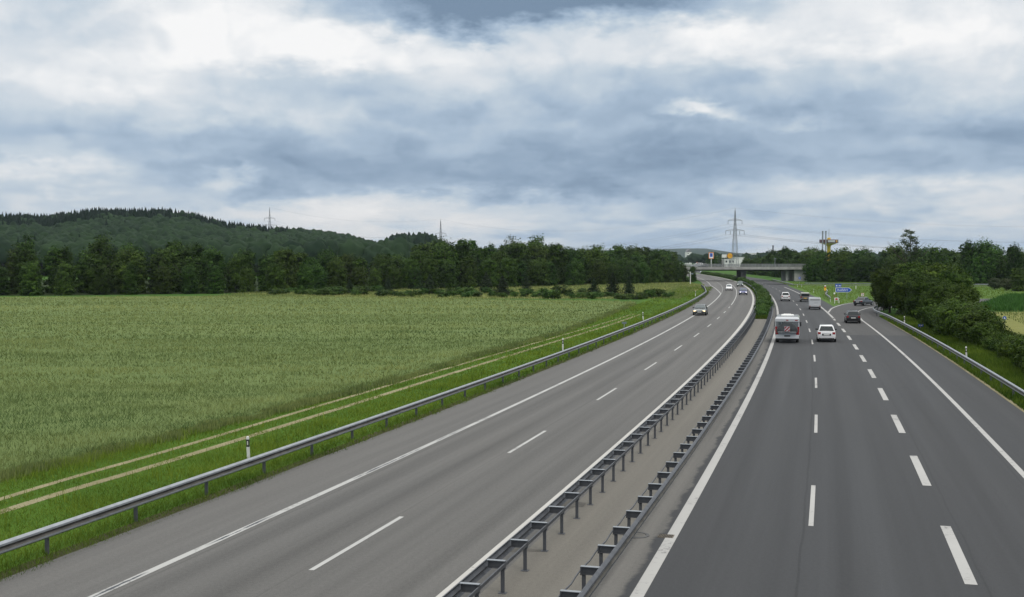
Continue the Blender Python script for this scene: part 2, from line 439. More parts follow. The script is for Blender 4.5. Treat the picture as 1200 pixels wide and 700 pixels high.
# painted lines
def line(name, o, w, D0, D1, m, z=0.006):
    f = o if callable(o) else (lambda D: o)
    return sheet(name, lambda D: f(D) - w / 2, lambda D: f(D) + w / 2, D0, D1, z, m)
line('edge_line', -4.12, 0.38, -5, 1000, M['paint_bright'])
line('edge_line', lerp_tab([(0, -11.65), (262, -11.65), (300, -13.3), (350, -15.1), (1400, -15.1)]), 0.22, -5, 900, M['paint_rumble'])
line('lane_line', -7.88, 0.16, 196, 520, M['paint_white'])
line('edge_line', 0.0, 0.30, -5, 1000, M['paint_dash'])
line('edge_line', lambda D: 10.75, 0.22, -5, 158, M['paint_dash'])
D = 26.3
while D < 192: line('lane_dash', -7.95 if D < 60 else -7.88, 0.14, D, D + 6, M['paint_white']); D += 17.45
D = 34.1 - 18
while D < 420: line('lane_dash', 3.63, 0.14, D, D + 6, M['paint_dash']); D += 18
D = 29.1 - 12
while D < 150: line('exit_dash', 7.3, 0.28, D, D + 6, M['paint_dash']); D += 11.95
line('exit_line', 7.35, 0.28, 152, 330, M['paint_dash'])
D = 262
while D < 480: line('joining_dash', -11.6, 0.14, D, D + 6, M['paint_white']); D += 12
# the exit slip road
eR = [(38.9, 128), (44.6, 151), (49.4, 169), (53.8, 180.7), (57.9, 188.6), (64, 197), (75, 205), (90, 210), (115, 213)]
eL = [(45.0, 168.2), (47.2, 175.5), (50.4, 185.6), (56, 199.9), (61.3, 210), (67.4, 218.5), (78, 225), (92, 229), (115, 232)]
eRs, eLs = smooth_path(eR), smooth_path(eL)
def two_edge(name, A, B, z, m, exA=0.0, exB=0.0, n=60):
    def res(p, ex):
        p = np.array(p); d = np.r_[0, np.cumsum(np.hypot(*np.diff(p, axis=0).T))]; s = np.linspace(0, d[-1], n)
        q = np.c_[np.interp(s, d, p[:, 0]), np.interp(s, d, p[:, 1])]
        t = np.gradient(q, axis=0); t /= np.hypot(*t.T)[:, None]
        return q + np.c_[t[:, 1], -t[:, 0]] * ex
    a, b = res(A, exA), res(B, exB); V = []; UV = []
    for i in range(n): V += [(*a[i], z), (*b[i], z)]; UV += [(0, i * 2.0), (8, i * 2.0)]
    Fc = [(2 * i, 2 * i + 1, 2 * i + 3, 2 * i + 2) for i in range(n - 1)]
    me = np_mesh(name, V, Fc, [m]); uvl = me.uv_layers.new(name='road')
    uvl.data.foreach_set('uv', np.array(UV, np.float32)[np.array(Fc).ravel()].ravel())
    o = link(name, me); o['kind'] = 'structure'; return o
two_edge('slip_road', [P(120, 7.6)[:2]] + eLs, [P(120, 10.8)[:2]] + eRs, 0.004, M['asphalt_ramp'], -0.4, 2.9)
ribbon('edge_line', eLs, 0.24, 0.010, M['paint_dash'])
ribbon('edge_line', eRs[6:], 0.20, 0.010, M['paint_dash'])
# connecting road across the exit island
conn = smooth_path([(78, 372), (100, 352), (130, 343), (175, 341), (260, 345)])
ribbon('connecting_road', conn, 6.5, 0.0, M['asphalt_ramp'])
# exit island: mown grass
def patch(name, pts, z, m):
    me = bpy.data.meshes.new(name); me.from_pydata([(x, y, z) for x, y in pts], [], [tuple(range(len(pts)))]); me.materials.append(m); me.update()
    o = link(name, me); o['kind'] = 'structure'; return o
patch('exit_island', [(49, 176), (66, 205), (120, 212), (210, 250), (210, 400), (90, 405), (78, 330), (62, 245)], -0.016, M['island'])
patch('dry_meadow', [(-62, 262), (-20, 232), (28, 232), (44, 262), (56, 330), (60, 400), (10, 368), (-40, 300)], -0.018, M['dry'])
patch('dry_meadow', [(50, 122), (54, 108), (130, 120), (150, 171), (69, 171), (62, 150)], -0.018, M['dry'])
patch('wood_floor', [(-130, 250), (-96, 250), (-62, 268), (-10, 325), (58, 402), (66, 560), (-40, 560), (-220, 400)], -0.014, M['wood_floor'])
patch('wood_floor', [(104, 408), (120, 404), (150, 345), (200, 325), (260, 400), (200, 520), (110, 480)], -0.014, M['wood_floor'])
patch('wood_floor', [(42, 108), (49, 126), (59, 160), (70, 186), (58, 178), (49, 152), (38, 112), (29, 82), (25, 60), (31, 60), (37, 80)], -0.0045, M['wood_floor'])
patch('bare_earth', [(44.5, 288), (47.6, 300), (51.8, 322), (53.6, 330), (51.5, 326), (47.0, 306), (43.5, 292)], 0.002, M['dirt'])
# two wheel tracks of the farm path
for k, (pts, ww) in enumerate([([(-19.6, 18), (-16.08, 36.9), (-13.52, 46.6), (-9.21, 63.6), (-2.3, 90.2), (10.4, 138.5), (17, 165)], 0.33), ([(-18.6, 18), (-15.26, 35), (-12.8, 44), (-8.68, 59.9), (-0.9, 90.2), (10.6, 134), (17.6, 163)], 0.42)]):
    ribbon('farm_path', smooth_path(pts), ww, -0.004, M['dirt'])

# ------------------------------------------------------------------ wheat field
FE = [G(-220, 604, .25)] + [G(a, b, .25) for a, b in ((-100, 576), (0, 552), (200, 506), (400, 458), (560, 414), (650, 389), (700, 372), (745, 354))]       # edge along the farm path
fe = np.array(smooth_path(FE))
def field_edge_x(y): return np.interp(y, fe[:, 1], fe[:, 0])
def far_edge_y(x): return np.interp(x, [-140, -101, -53, -30, -6, 16, 22, 40], [230, 234, 244, 236, 222, 214, 208, 200])
ys = np.concatenate([np.arange(14, 60, 2.0), np.arange(60, 250, 4.0)]); nxf = 60; V = []; Fc = []
for y in ys:
    xr = float(field_edge_x(y))
    for k in range(nxf + 1): V.append((-150 + (xr + 150) * k / nxf, min(y, float(far_edge_y(-150 + (xr + 150) * k / nxf))), 0.14))
w = nxf + 1
for i in range(len(ys) - 1):
    for k in range(nxf): Fc.append((i * w + k, i * w + k + 1, (i + 1) * w + k + 1, (i + 1) * w + k))
V = np.array(V); nb = len(V)
# side wall of the standing crop
for i in range(len(ys)): V = np.vstack([V, V[i * w + nxf] * [1, 1, 0]])
for i in range(len(ys) - 1): Fc.append((i * w + nxf, nb + i, nb + i + 1, (i + 1) * w + nxf))
o = link('wheat_field', np_mesh('wheat_field', V, Fc, [M['field']])); o['kind'] = 'structure'

def vnoise(x, y, s, seed=0):
    """cheap smooth value noise for colour patches"""
    r = np.random.default_rng(seed); T = r.random((64, 64)); x = x / s; y = y / s
    xi = np.floor(x).astype(int); yi = np.floor(y).astype(int); fx = x - xi; fy = y - yi
    fx = fx * fx * (3 - 2 * fx); fy = fy * fy * (3 - 2 * fy)
    g = lambda a, b: T[a % 64, b % 64]
    return (g(xi, yi) * (1 - fx) + g(xi + 1, yi) * fx) * (1 - fy) + (g(xi, yi + 1) * (1 - fx) + g(xi + 1, yi + 1) * fx) * fy

def blades(name, x, y, z0, h, wd, tint, m, lean=0.35, label=None, cat=None):
    n = len(x); a = RNG.random(n) * math.pi; la = RNG.random(n) * 2 * math.pi; ll = lean * h * RNG.random(n)
    V = np.empty((n, 3, 3)); dx, dy = np.cos(a) * wd / 2, np.sin(a) * wd / 2
    V[:, 0] = np.c_[x - dx, y - dy, np.full(n, 1.0) * z0]; V[:, 1] = np.c_[x + dx, y + dy, np.full(n, 1.0) * z0]
    V[:, 2] = np.c_[x + np.cos(la) * ll, y + np.sin(la) * ll, z0 + h]
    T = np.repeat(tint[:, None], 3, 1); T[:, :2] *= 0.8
    o = link(name, np_mesh(name, V.reshape(-1, 3), np.arange(3 * n).reshape(-1, 3), [m], np.clip(T.ravel(), 0, 1)))
    o['kind'] = 'stuff'
    return tag(o, label, cat)

def visible(x, y, ext=1.06):
    return np.abs(x) < (600 / F_) * y * ext + 1.5
# wheat ears over the field: dense close by, coarser far away
xs, ysx, hs, ws = [], [], [], []
for (d0, d1, dens, hh, ww) in [(26, 45, 120, 0.20, 0.022), (45, 70, 70, 0.20, 0.03), (70, 110, 26, 0.20, 0.055), (110, 160, 9, 0.21, 0.10), (160, 250, 3.6, 0.22, 0.17)]:
    n = int((d1 - d0) * 150 * dens); y = RNG.uniform(d0, d1, n); x = RNG.uniform(-150, 30, n)
    k = (x < field_edge_x(y) + 0.1 + 0.5 * (vnoise(x, y, 1.1, 41) - .5)) & visible(x, y) & (y < far_edge_y(x)) & (x > -110)
    x, y = x[k], y[k]; xs.append(x); ysx.append(y); hs.append(hh * RNG.uniform(0.5, 1.3, len(x))); ws.append(np.full(len(x), ww))
x, y, h, wd = map(np.concatenate, (xs, ysx, hs, ws))
edge = np.clip((field_edge_x(y) - x) / 9.0, 0, 1)
big = vnoise(x * 0.35, y * 1.6, 9, 1); mid = vnoise(x * 0.8, y * 1.5, 3.1, 43); fine = vnoise(x, y, 0.7, 44)
t = 0.10 + 0.34 * big + 0.24 * vnoise(x * 0.2, y, 17, 2) + 0.18 * mid + 0.08 * fine + RNG.normal(0, 0.09, len(x)) - 0.05
t += 0.34 * np.exp(-((y - 186 - 0.05 * x) / 8) ** 2) * (x < 10) + 0.24 * np.exp(-((edge - 0.25) / 0.16) ** 2) * (y < 100) - 0.12 * np.exp(-((edge - 0.02) / 0.08) ** 2)
t += 0.34 * (vnoise(x * 0.10 + 3, y * 0.8 - x * 0.03, 1.9, 51) - 0.5) + 0.22 * (vnoise(x * 0.04, y * 0.5 - x * 0.015, 2.2, 52) - 0.5)
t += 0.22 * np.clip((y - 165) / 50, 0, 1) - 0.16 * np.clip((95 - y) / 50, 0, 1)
h = h * (0.7 + 0.6 * mid)
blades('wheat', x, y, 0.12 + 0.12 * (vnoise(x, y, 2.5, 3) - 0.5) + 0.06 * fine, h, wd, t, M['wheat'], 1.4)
# standing stalks at the field's edge
n = 50000; y = 30 + (RNG.random(n) ** 1.6) * 170; x = field_edge_x(y) + RNG.normal(0.0, 0.25, n) + 0.5 * (vnoise(y, y * 0, 1.3, 45) - .5)
t = 0.30 + 0.35 * vnoise(x, y, 3, 5) + RNG.normal(0, 0.14, n)
blades('wheat', x, y, -0.02, RNG.uniform(0.10, 0.34, n) * (0.6 + 0.7 * vnoise(x, y, 1.7, 46)), 0.03 + 0.0007 * y, t, M['wheat'], 0.3)

# verge grass between the field and the road
def track_dist(x, y):
    d1 = np.abs(x - np.interp(y, [18, 36.9, 46.6, 63.6, 90.2, 138.5, 178, 230], [-19.6, -16.08, -13.52, -9.21, -2.3, 10.4, 20.5, 33]))
    d2 = np.abs(x - np.interp(y, [18, 35, 44, 59.9, 90.2, 134, 176, 226], [-18.6, -15.26, -12.8, -8.68, -0.9, 10.6, 20.9, 33]))
    return np.minimum(d1 / 0.32, d2 / 0.42)
def road_xy(D, o):
    s = A1 + 2 * A2 * np.minimum(D, DS); q = np.sqrt(1 + s * s); xr = A0 + A1 * D + A2 * D * D
    o = o * (1.012 - 0.1 * np.minimum(D, 300) / 260.0) + 0.12 - 0.45 * np.minimum(D, 260) / 260.0
    return xr + o / q, D - o * s / q
xs, ysx, hs, ws, ts = [], [], [], [], []
for (d0, d1, dens, ww) in [(22, 42, 260, 0.016), (42, 70, 130, 0.026), (70, 120, 45, 0.05), (120, 200, 12, 0.10), (200, 330, 4, 0.18)]:
    n = int((d1 - d0) * 10 * dens); D = RNG.uniform(d0, d1, n); o = RNG.uniform(-24.5, -14.35, n)
    x, y = road_xy(D, o); k = (x > field_edge_x(y) - 0.1) | (y > 215); k &= track_dist(x, y) > RNG.uniform(0.2, 1.1, n) - 0.9 * (vnoise(x, y, 2.3, 47) > 0.62) - np.clip((y - 75) / 90, 0, 1); k &= visible(x, y)
    x, y, o = x[k], y[k], o[k]
    tall = vnoise(x, y, 1.3, 7) * (o < -16.0) * np.clip((track_dist(x, y) - 1) / 3, 0, 1)
    hh = (0.10 + 0.12 * (o > -15.8) + 0.30 * tall ** 2) * RNG.uniform(0.5, 1.3, len(x)) * np.clip((-14.35 - o + 0.5 * (vnoise(x, y, 0.8, 71) - .5)) / 0.7, 0.12, 1)
    t = 0.27 + 0.38 * vnoise(x, y, 2.2, 8) + 0.26 * vnoise(x, y, 9, 9) + 0.25 * tall ** 2 + RNG.normal(0, 0.14, len(x)) - 0.22 * (o > -15.3)
    xs.append(x); ysx.append(y); hs.append(hh); ws.append(np.full(len(x), ww)); ts.append(t)
x, y, h, wd, t = map(np.concatenate, (xs, ysx, hs, ws, ts))
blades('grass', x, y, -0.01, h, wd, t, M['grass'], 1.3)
n = 10000; D = 24 + 130 * RNG.random(n) ** 1.7; o = RNG.uniform(-23.5, -15.6, n); x, y = road_xy(D, o)
k = (x > field_edge_x(y)) & (track_dist(x, y) > 1.5) & (vnoise(x, y, 1.6, 61) + 0.5 * vnoise(x, y, 6, 62) > 0.86); x, y, D = x[k], y[k], D[k]
blades('weeds', x, y, 0.0, RNG.uniform(0.18, 0.45, len(x)), 0.018 + 0.0005 * D, np.clip(0.75 + RNG.normal(0, 0.25, len(x)), 0, 1), M['grass'], 0.5)
# verge of the slip lane, under its guardrail and up to the bushes
n = 70000; D = 55 + 105 * RNG.random(n) ** 1.5; o = RNG.uniform(13.8, 20.5, n); x, y = road_xy(D, o)
t = 0.15 + 0.4 * vnoise(x, y, 2, 10) + RNG.normal(0, 0.13, n)
blades('grass', x, y, -0.01, RNG.uniform(0.08, 0.30, n) * (1 + 0.8 * (o > 15.2)), 0.02 + 0.0004 * D, t, M['grass'], 0.7)
# mown island and dry meadow: coarse tufts
n = 60000; x = RNG.uniform(55, 170, n); y = RNG.uniform(185, 400, n)
k = (x - 60) / 140 < 5; rx = np.array([P(d, 0)[0] for d in np.linspace(180, 420, 241)]); ref = np.interp(y, np.linspace(180, 420, 241), rx)
lim = np.interp(y, [168, 186, 200, 210, 218, 229, 400], [46, 51, 56.8, 62.5, 69, 93, 400]); cy = np.interp(x, [p[0] for p in conn], [p[1] for p in conn])
k = (x > ref + 9.8) & ((y > 234) | (x < lim - 1)) & (np.abs(y - cy) > 4.5); x, y = x[k], y[k]
t = 0.45 + 0.3 * vnoise(x, y, 12, 12) + RNG.normal(0, 0.13, len(x))
blades('grass', x, y, -0.02, RNG.uniform(0.06, 0.22, len(x)), 0.16, t, M['grass'], 0.7)
n = 45000; x = RNG.uniform(-62, 58, n); y = RNG.uniform(228, 400, n)
k = (y < np.interp(x, [-62, -10, 58], [275, 332, 405])) & (x < refX(260) - 18 + (y - 260) * 0.2); x, y = x[k], y[k]
t = 0.4 + 0.4 * vnoise(x, y, 10, 13) + RNG.normal(0, 0.15, len(x))
blades('meadow_grass', x, y, -0.02, RNG.uniform(0.15, 0.5, len(x)), 0.22, t, M['wheat'], 0.6)
n = 16000; x = RNG.uniform(50, 130, n); y = RNG.uniform(112, 172, n); k = x > 52 + (y - 112) * 0.3; x, y = x[k], y[k]
t = 0.4 + 0.4 * vnoise(x, y, 5, 15) + RNG.normal(0, 0.15, len(x))
blades('meadow_grass', x, y, -0.02, RNG.uniform(0.1, 0.35, len(x)), 0.14, t, M['wheat'], 0.6)
# maize plot beyond the bushes
n = 42000; x = RNG.uniform(66, 150, n); y = RNG.uniform(172, 246, n); k = x > 66 + (y - 172) * 0.5; x, y = x[k], y[k]
t = 0.45 + 0.35 * vnoise(x, y, 6, 14) + RNG.normal(0, 0.18, len(x))
blades('maize', x, y, 0.0, RNG.uniform(0.5, 1.0, len(x)), 0.25, t, M['maize'], 0.6)

# ------------------------------------------------------------------ trees
def leaf_cloud(centers, sizes, normals, tint, asp=0.75, rnd=0.55):
    n = len(centers); r = RNG.normal(size=(n, 3)); nn = normals + rnd * r
    nn /= np.linalg.norm(nn, axis=1)[:, None]
    a = np.cross(nn, RNG.normal(size=(n, 3))); a /= np.linalg.norm(a, axis=1)[:, None]; b = np.cross(nn, a)
    s = sizes[:, None] / 2
    V = np.stack([centers - a * s, centers - b * s * asp, centers + a * s, centers + b * s * asp], 1).reshape(-1, 3)
    return V, np.arange(4 * n).reshape(-1, 4), np.repeat(tint, 4)

def crown_mesh(name, lobes, nclump, per, leaf, m, spread=0.17, low=0.62):
    """leaf clumps over a set of ellipsoid lobes"""
    C, N, T = [], [], []
    wts = np.array([l[1][0] * l[1][2] for l in lobes]); wts /= wts.sum()
    for (c, r), wt in zip(lobes, wts):
        c = np.array(c); r = np.array(r); k = max(6, int(nclump * wt))
        d = RNG.normal(size=(k, 3)); d /= np.linalg.norm(d, axis=1)[:, None]
        rad = RNG.uniform(low, 1.08, k)
        cc = c + d * r * rad[:, None]
        inside = np.zeros(k, bool)
        for (c2, r2) in lobes:
            if c2 is not c: inside |= (np.linalg.norm((cc - np.array(c2)) / np.array(r2), axis=1) < low * 0.92)
        cc, d = cc[~inside], d[~inside]
        ct = RNG.normal(0.45, 0.2, len(cc))
        for q, dd, tt in zip(cc, d, ct):
            p = q + RNG.normal(size=(per, 3)) * r.mean() * spread * np.array([1, 1, 0.7])
            C.append(p); N.append(np.tile(dd + [0, 0, 0.5], (per, 1))); T.append(np.full(per, tt) + RNG.normal(0, 0.16, per))
    C, N, T = np.vstack(C), np.vstack(N), np.concatenate(T)
    k = C[:, 2] > 0.05; C, N, T = C[k], N[k], T[k]
    V, Fc, tt = leaf_cloud(C, leaf * RNG.uniform(0.6, 1.35, len(C)), N, T)
    return np_mesh(name, V, Fc, [m], np.clip(tt, 0, 1))

def trunk_mesh(h, r, limbs, lean=0.3):
    b = MB(); top = Vector((random.uniform(-lean, lean), random.uniform(-lean, lean), h))
    pts = [Vector((0, 0, -0.1)), Vector((0, 0, h * 0.12)), top * 0.5 + Vector((random.uniform(-.15, .15), random.uniform(-.15, .15), 0)), top]
    b.tube(pts, [r * 1.35, r, r * 0.65, r * 0.12], 8)
    for _ in range(limbs):
        t = random.uniform(0.3, 0.85); p = top * t; a = random.uniform(0, 6.28); L = h * (1 - t) * random.uniform(0.5, 0.9)
        q = p + Vector((math.cos(a) * L * 0.55, math.sin(a) * L * 0.55, L * 0.35)); e = p + Vector((math.cos(a) * L, math.sin(a) * L, L * 0.85))
        b.tube([p, q, e], [r * 0.4, r * 0.25, r * 0.05], 5)
    return b.mesh('trunk', M['bark'], 60)

def lobes_round(h, w, n=7, base=0.12):
    L = [((0, 0, h * (0.5 + base / 2)), (w * 0.72, w * 0.72, h * (0.5 - base / 2)))]
    for i in range(n):
        a = i * 2.4 + random.uniform(-.4, .4); zz = random.uniform(base + 0.16, 0.86) * h; k = 1 - abs(zz / h - 0.5) * 0.75
        L.append(((math.cos(a) * w * 0.55 * k, math.sin(a) * w * 0.55 * k, zz), (w * random.uniform(.36, .52),) * 2 + (h * random.uniform(.13, .2),)))
    return L

def spruce_mesh(name, h, w, m, tiers=12, per=110, leaf=0.4):
    C, N, T = [], [], []
    for i in range(tiers):
        f = i / tiers; z = h * (0.05 + 0.93 * f); R = w * (1 - f) ** 0.85 + 0.05; n = int(per * (1 - f * 0.8))
        a = RNG.random(n) * 6.283; spoke = 0.72 + 0.28 * np.cos(a * (7 + i % 3) + i); rr = R * np.sqrt(RNG.random(n)) * spoke
        C.append(np.c_[np.cos(a) * rr, np.sin(a) * rr, z + h / tiers * 0.9 * (1 - rr / max(R, .1)) - 0.1 * R + RNG.normal(0, 0.06, n)])
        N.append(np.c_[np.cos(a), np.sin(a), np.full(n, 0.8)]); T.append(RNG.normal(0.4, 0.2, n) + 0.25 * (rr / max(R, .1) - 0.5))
    C.append(np.c_[RNG.normal(0, 0.04, 12), RNG.normal(0, 0.04, 12), np.linspace(h * 0.94, h * 1.02, 12)]); N.append(np.tile([0, 0, 1.0], (12, 1))); T.append(np.full(12, .5))
    C, N, T = np.vstack(C), np.vstack(N), np.concatenate(T)
    V, Fc, tt = leaf_cloud(C, leaf * RNG.uniform(0.6, 1.3, len(C)), N, T, 0.5)
    return np_mesh(name, V, Fc, [m], np.clip(tt, 0, 1))

def skirt(h, w):
    return [((math.cos(a) * w * .5, math.sin(a) * w * .5, h * .13), (w * .5, w * .5, h * .14)) for a in (0.3, 2.4, 4.5)]
TPL = {}
def template(key, crown, trunk): TPL.setdefault(key, []).append((crown, trunk))
for i in range(6):
    h = 12.0; template('round', crown_mesh('crown', lobes_round(h, random.uniform(4.0, 5.0), 9, 0.0) + skirt(h, 4.4), 560, 26, 0.50, M['leaf'], 0.15, 0.68), trunk_mesh(h * 0.9, 0.24, 6))
for i in range(4):
    h = 12.0; template('tall', crown_mesh('crown', lobes_round(h, random.uniform(2.6, 3.2), 8, 0.0) + skirt(h, 3.2), 430, 24, 0.46, M['leaf'], 0.15, 0.68), trunk_mesh(h * 0.95, 0.2, 6))
for i in range(2):
    h = 12.0; template('pale', crown_mesh('crown', lobes_round(h, 4.4, 8, 0.03), 300, 26, 0.5, M['leaf_pale']), trunk_mesh(h * 0.9, 0.24, 6))
for i in range(4):
    h = 7.0; template('near', crown_mesh('crown', lobes_round(h, random.uniform(2.9, 3.5), 11, 0.10), 620, 34, 0.24, M['leaf_fg'], 0.15), trunk_mesh(h * 0.9, 0.16, 9))
for i in range(3):
    h = 3.0; template('nearbush', crown_mesh('crown', lobes_round(h, random.uniform(1.7, 2.2), 8, 0.0), 260, 30, 0.17, M['leaf_fg'], 0.16), trunk_mesh(h * 0.8, 0.05, 9))
for i in range(4):
    h = 2.0; template('shrub', crown_mesh('crown', lobes_round(h, random.uniform(1.2, 1.7), 6, 0.0), 90, 18, 0.26, M['shrub'], 0.2), trunk_mesh(h * 0.8, 0.04, 5))
for i in range(3): template('spruce', spruce_mesh('crown', 5.0, 1.6, M['needle'], 13, 230, 0.36), trunk_mesh(4.6, 0.09, 0, 0.05))
for i in range(3):
    h = 1.25; template('hedge', crown_mesh('crown', lobes_round(h, random.uniform(0.85, 1.1), 8, 0.0), 150, 22, 0.13, M['shrub'], 0.22), trunk_mesh(h * 0.8, 0.03, 6))
# open, airy crown on bare limbs
ab = []
for i in range(15):
    a = i * 2.4; zz = 8 + i * 0.62 + random.uniform(-.4, .4); rr = random.uniform(0.6, 3.2) * (1 - (zz - 8) / 16)
    ab.append(((math.cos(a) * rr, math.sin(a) * rr, zz), (random.uniform(.7, 1.15),) * 2 + (random.uniform(.5, .9),)))
template('airy', crown_mesh('crown', ab, 130, 15, 0.42, M['leaf_pale'], 0.42, 0.3), trunk_mesh(17.0, 0.28, 14))

def plant(key, name, x, y, h, label, cat='tree', group=None, wide=1.0, idx=None):
    T = TPL[key]; crown, trunk = T[(idx if idx is not None else random.randrange(len(T))) % len(T)]
    base = {'round': 12, 'tall': 12, 'pale': 12, 'near': 7, 'nearbush': 3, 'shrub': 2, 'spruce': 5, 'hedge': 1.25, 'airy': 17.5}[key]
    s = h / base; o = empty(name, (x, y, 0), random.uniform(0, 6.28), label, cat, group)
    o.scale = (s * wide, s * wide, s)
    link('trunk', trunk, o); link('crown', crown, o)
    return o

ORD = 'first second third fourth fifth sixth seventh eighth ninth tenth eleventh twelfth thirteenth fourteenth fifteenth sixteenth seventeenth eighteenth nineteenth twentieth'.split()
ORD += ['twenty-' + q for q in ORD[:9]] + ['thirtieth'] + ['thirty-' + q for q in ORD[:9]] + ['fortieth'] + ['forty-' + q for q in ORD[:9]] + ['fiftieth'] + ['fifty-' + q for q in ORD[:9]] + ['sixtieth'] + ['sixty-' + q for q in ORD[:9]] + ['seventieth'] + ['seventy-' + q for q in ORD[:9]] + ['eightieth'] + ['eighty-' + q for q in ORD[:9]] + ['ninetieth'] + ['ninety-' + q for q in ORD[:9]]

# wood edge behind the wheat field: three rows; top of the wood as in the photograph, by column
def top_at(px): return float(np.interp(px, [-60, 0, 60, 120, 180, 300, 400, 480, 500, 560, 600, 640, 660, 720, 790, 812], [296, 292, 284, 288, 288, 292, 292, 296, 280, 279, 286, 281, 289, 289, 291, 296]))
WB = smooth_path([(-128, 246), (-108, 251), (-60, 270), (-8, 322), (34, 368), (62, 409)])
WBd = np.r_[0, np.cumsum(np.hypot(*np.diff(np.array(WB), axis=0).T))]
def along(d): return np.interp(d, WBd, np.array(WB)[:, 0]), np.interp(d, WBd, np.array(WB)[:, 1])
wood = []
for row, (gap, back, hs) in enumerate([(6.3, 0, 0.62), (7.2, 9, 0.92), (8.0, 19, 1.0)]):
    d = 2 + row * 2.3
    while d < WBd[-1]:
        x, y = along(d); x2, y2 = along(d + 1); n = np.array([-(y2 - y), x2 - x]); n /= np.hypot(*n)
        bx, by = x + n[0] * (back + random.uniform(-2, 2)), y + n[1] * (back + random.uniform(-2, 2))
        px = 600 + bx / by * F_; h = (H_ + (YH - top_at(px)) / F_ * by) * hs * random.uniform(0.86, 1.08)
        wood.append((row, px, bx, by, h)); d += gap * random.uniform(0.8, 1.2)
for row, place in enumerate(['front row behind the wheat field', 'second row behind the wheat field', 'back row behind the wheat field']):
    for i, (r, px, bx, by, h) in enumerate(sorted([q for q in wood if q[0] == row], key=lambda q: -q[1])):
        key = random.choices(['round', 'tall', 'pale'], [0.66, 0.3, 0.04 if row == 0 else 0.0])[0]
        ad = {'round': 'round green', 'tall': 'slender green', 'pale': 'pale green'}[key]
        plant(key, 'broadleaf_tree', bx, by, h, f'{ad} tree, {ORD[i]} from the bridge, {place}', 'tree', 'trees of the wood edge behind the wheat field', wide=1.15 if key == 'tall' else random.uniform(.85, 1.05))
# emergent trees the photo shows above the others
for px, py, D, key, lab in [(32, 277, 268, 'tall', 'slender tree rising above the wood edge past the far corner of the wheat'), (120, 277, 272, 'round', 'broad yellowish green tree rising above the wood edge below the hill top'), (208, 283, 285, 'round', 'tall leafy tree rising above the wood edge below the spruce slope'), (600, 279, 395, 'pale', 'small pale round crown standing above the wood beside the treetop gap'), (629, 277, 405, 'round', 'highest broad crown of the wood near the lamp mast'), (641, 312, 352, 'pale', 'grey green willow bush glowing pale in the dark wood edge')]:
    h = H_ + (YH - py) / F_ * D
    plant(key, 'broadleaf_tree', (px - 600) / F_ * D, D, h, lab, 'tree', None, wide=0.8 if py < 300 else 1.3)

# wood behind the exit island
rb = smooth_path([(103, 410), (124, 402), (141, 372), (158, 346), (178, 332), (215, 326)]); rbd = np.r_[0, np.cumsum(np.hypot(*np.diff(np.array(rb), axis=0).T))]
def rtop(px): return float(np.interp(px, [900, 915, 940, 960, 1000, 1045, 1085, 1115, 1128, 1150, 1160, 1200], [293, 291, 292, 296, 291, 288, 289, 291, 297, 288, 289, 291]))
rw = []
for row, (gap, back, hs) in enumerate([(6.5, 0, 0.8), (7.5, 10, 1.0), (8.5, 21, 1.02)]):
    d = 1 + row * 2
    while d < rbd[-1]:
        x, y = np.interp(d, rbd, np.array(rb)[:, 0]), np.interp(d, rbd, np.array(rb)[:, 1])
        x2, y2 = np.interp(d + .5, rbd, np.array(rb)[:, 0]), np.interp(d + .5, rbd, np.array(rb)[:, 1])
        n = np.array([-(y2 - y), x2 - x]); n /= max(np.hypot(*n), 1e-6)
        if d + .5 > rbd[-1]: break
        bx, by = x + n[0] * back + random.uniform(-1.5, 1.5), y + n[1] * back + random.uniform(-1.5, 1.5)
        px = 600 + bx / by * F_; h = (H_ + (YH - rtop(px)) / F_ * by) * hs * random.uniform(0.92, 1.05)
        rw.append((row, px, bx, by, h)); d += gap * random.uniform(0.85, 1.15)
for row, place in enumerate(['front row behind the exit island', 'second row behind the exit island', 'back row behind the exit island']):
    for i, (r, px, bx, by, h) in enumerate(sorted([q for q in rw if q[0] == row], key=lambda q: q[1])):
        key = random.choices(['round', 'tall'], [0.7, 0.3])[0]
        plant(key, 'broadleaf_tree', bx, by, h, f'{"round" if key == "round" else "slender"} dark green tree, {ORD[i]} from the bridge, {place}', 'tree', 'trees of the wood behind the exit island', wide=1.1)
D = 395; plant('airy', 'broadleaf_tree', (1066 - 600) / F_ * D, D, H_ + (YH - 268) / F_ * D, 'tall tree with a thin airy crown against the sky above the wood', 'tree', None, 1.15)
for px, py, D, lab in [(1134, 284, 362, 'slender dark tree with a feathery top above the wood behind the maize plot'), (1151, 281, 360, 'tallest full crown of the wood behind the maize plot'), (1188, 287, 345, 'dark pointed tree at the end of the wood behind the maize plot')]:
    plant('tall' if px != 1151 else 'round', 'broadleaf_tree', (px - 600) / F_ * D, D, H_ + (YH - py) / F_ * D, lab, 'tree', None, 0.9)
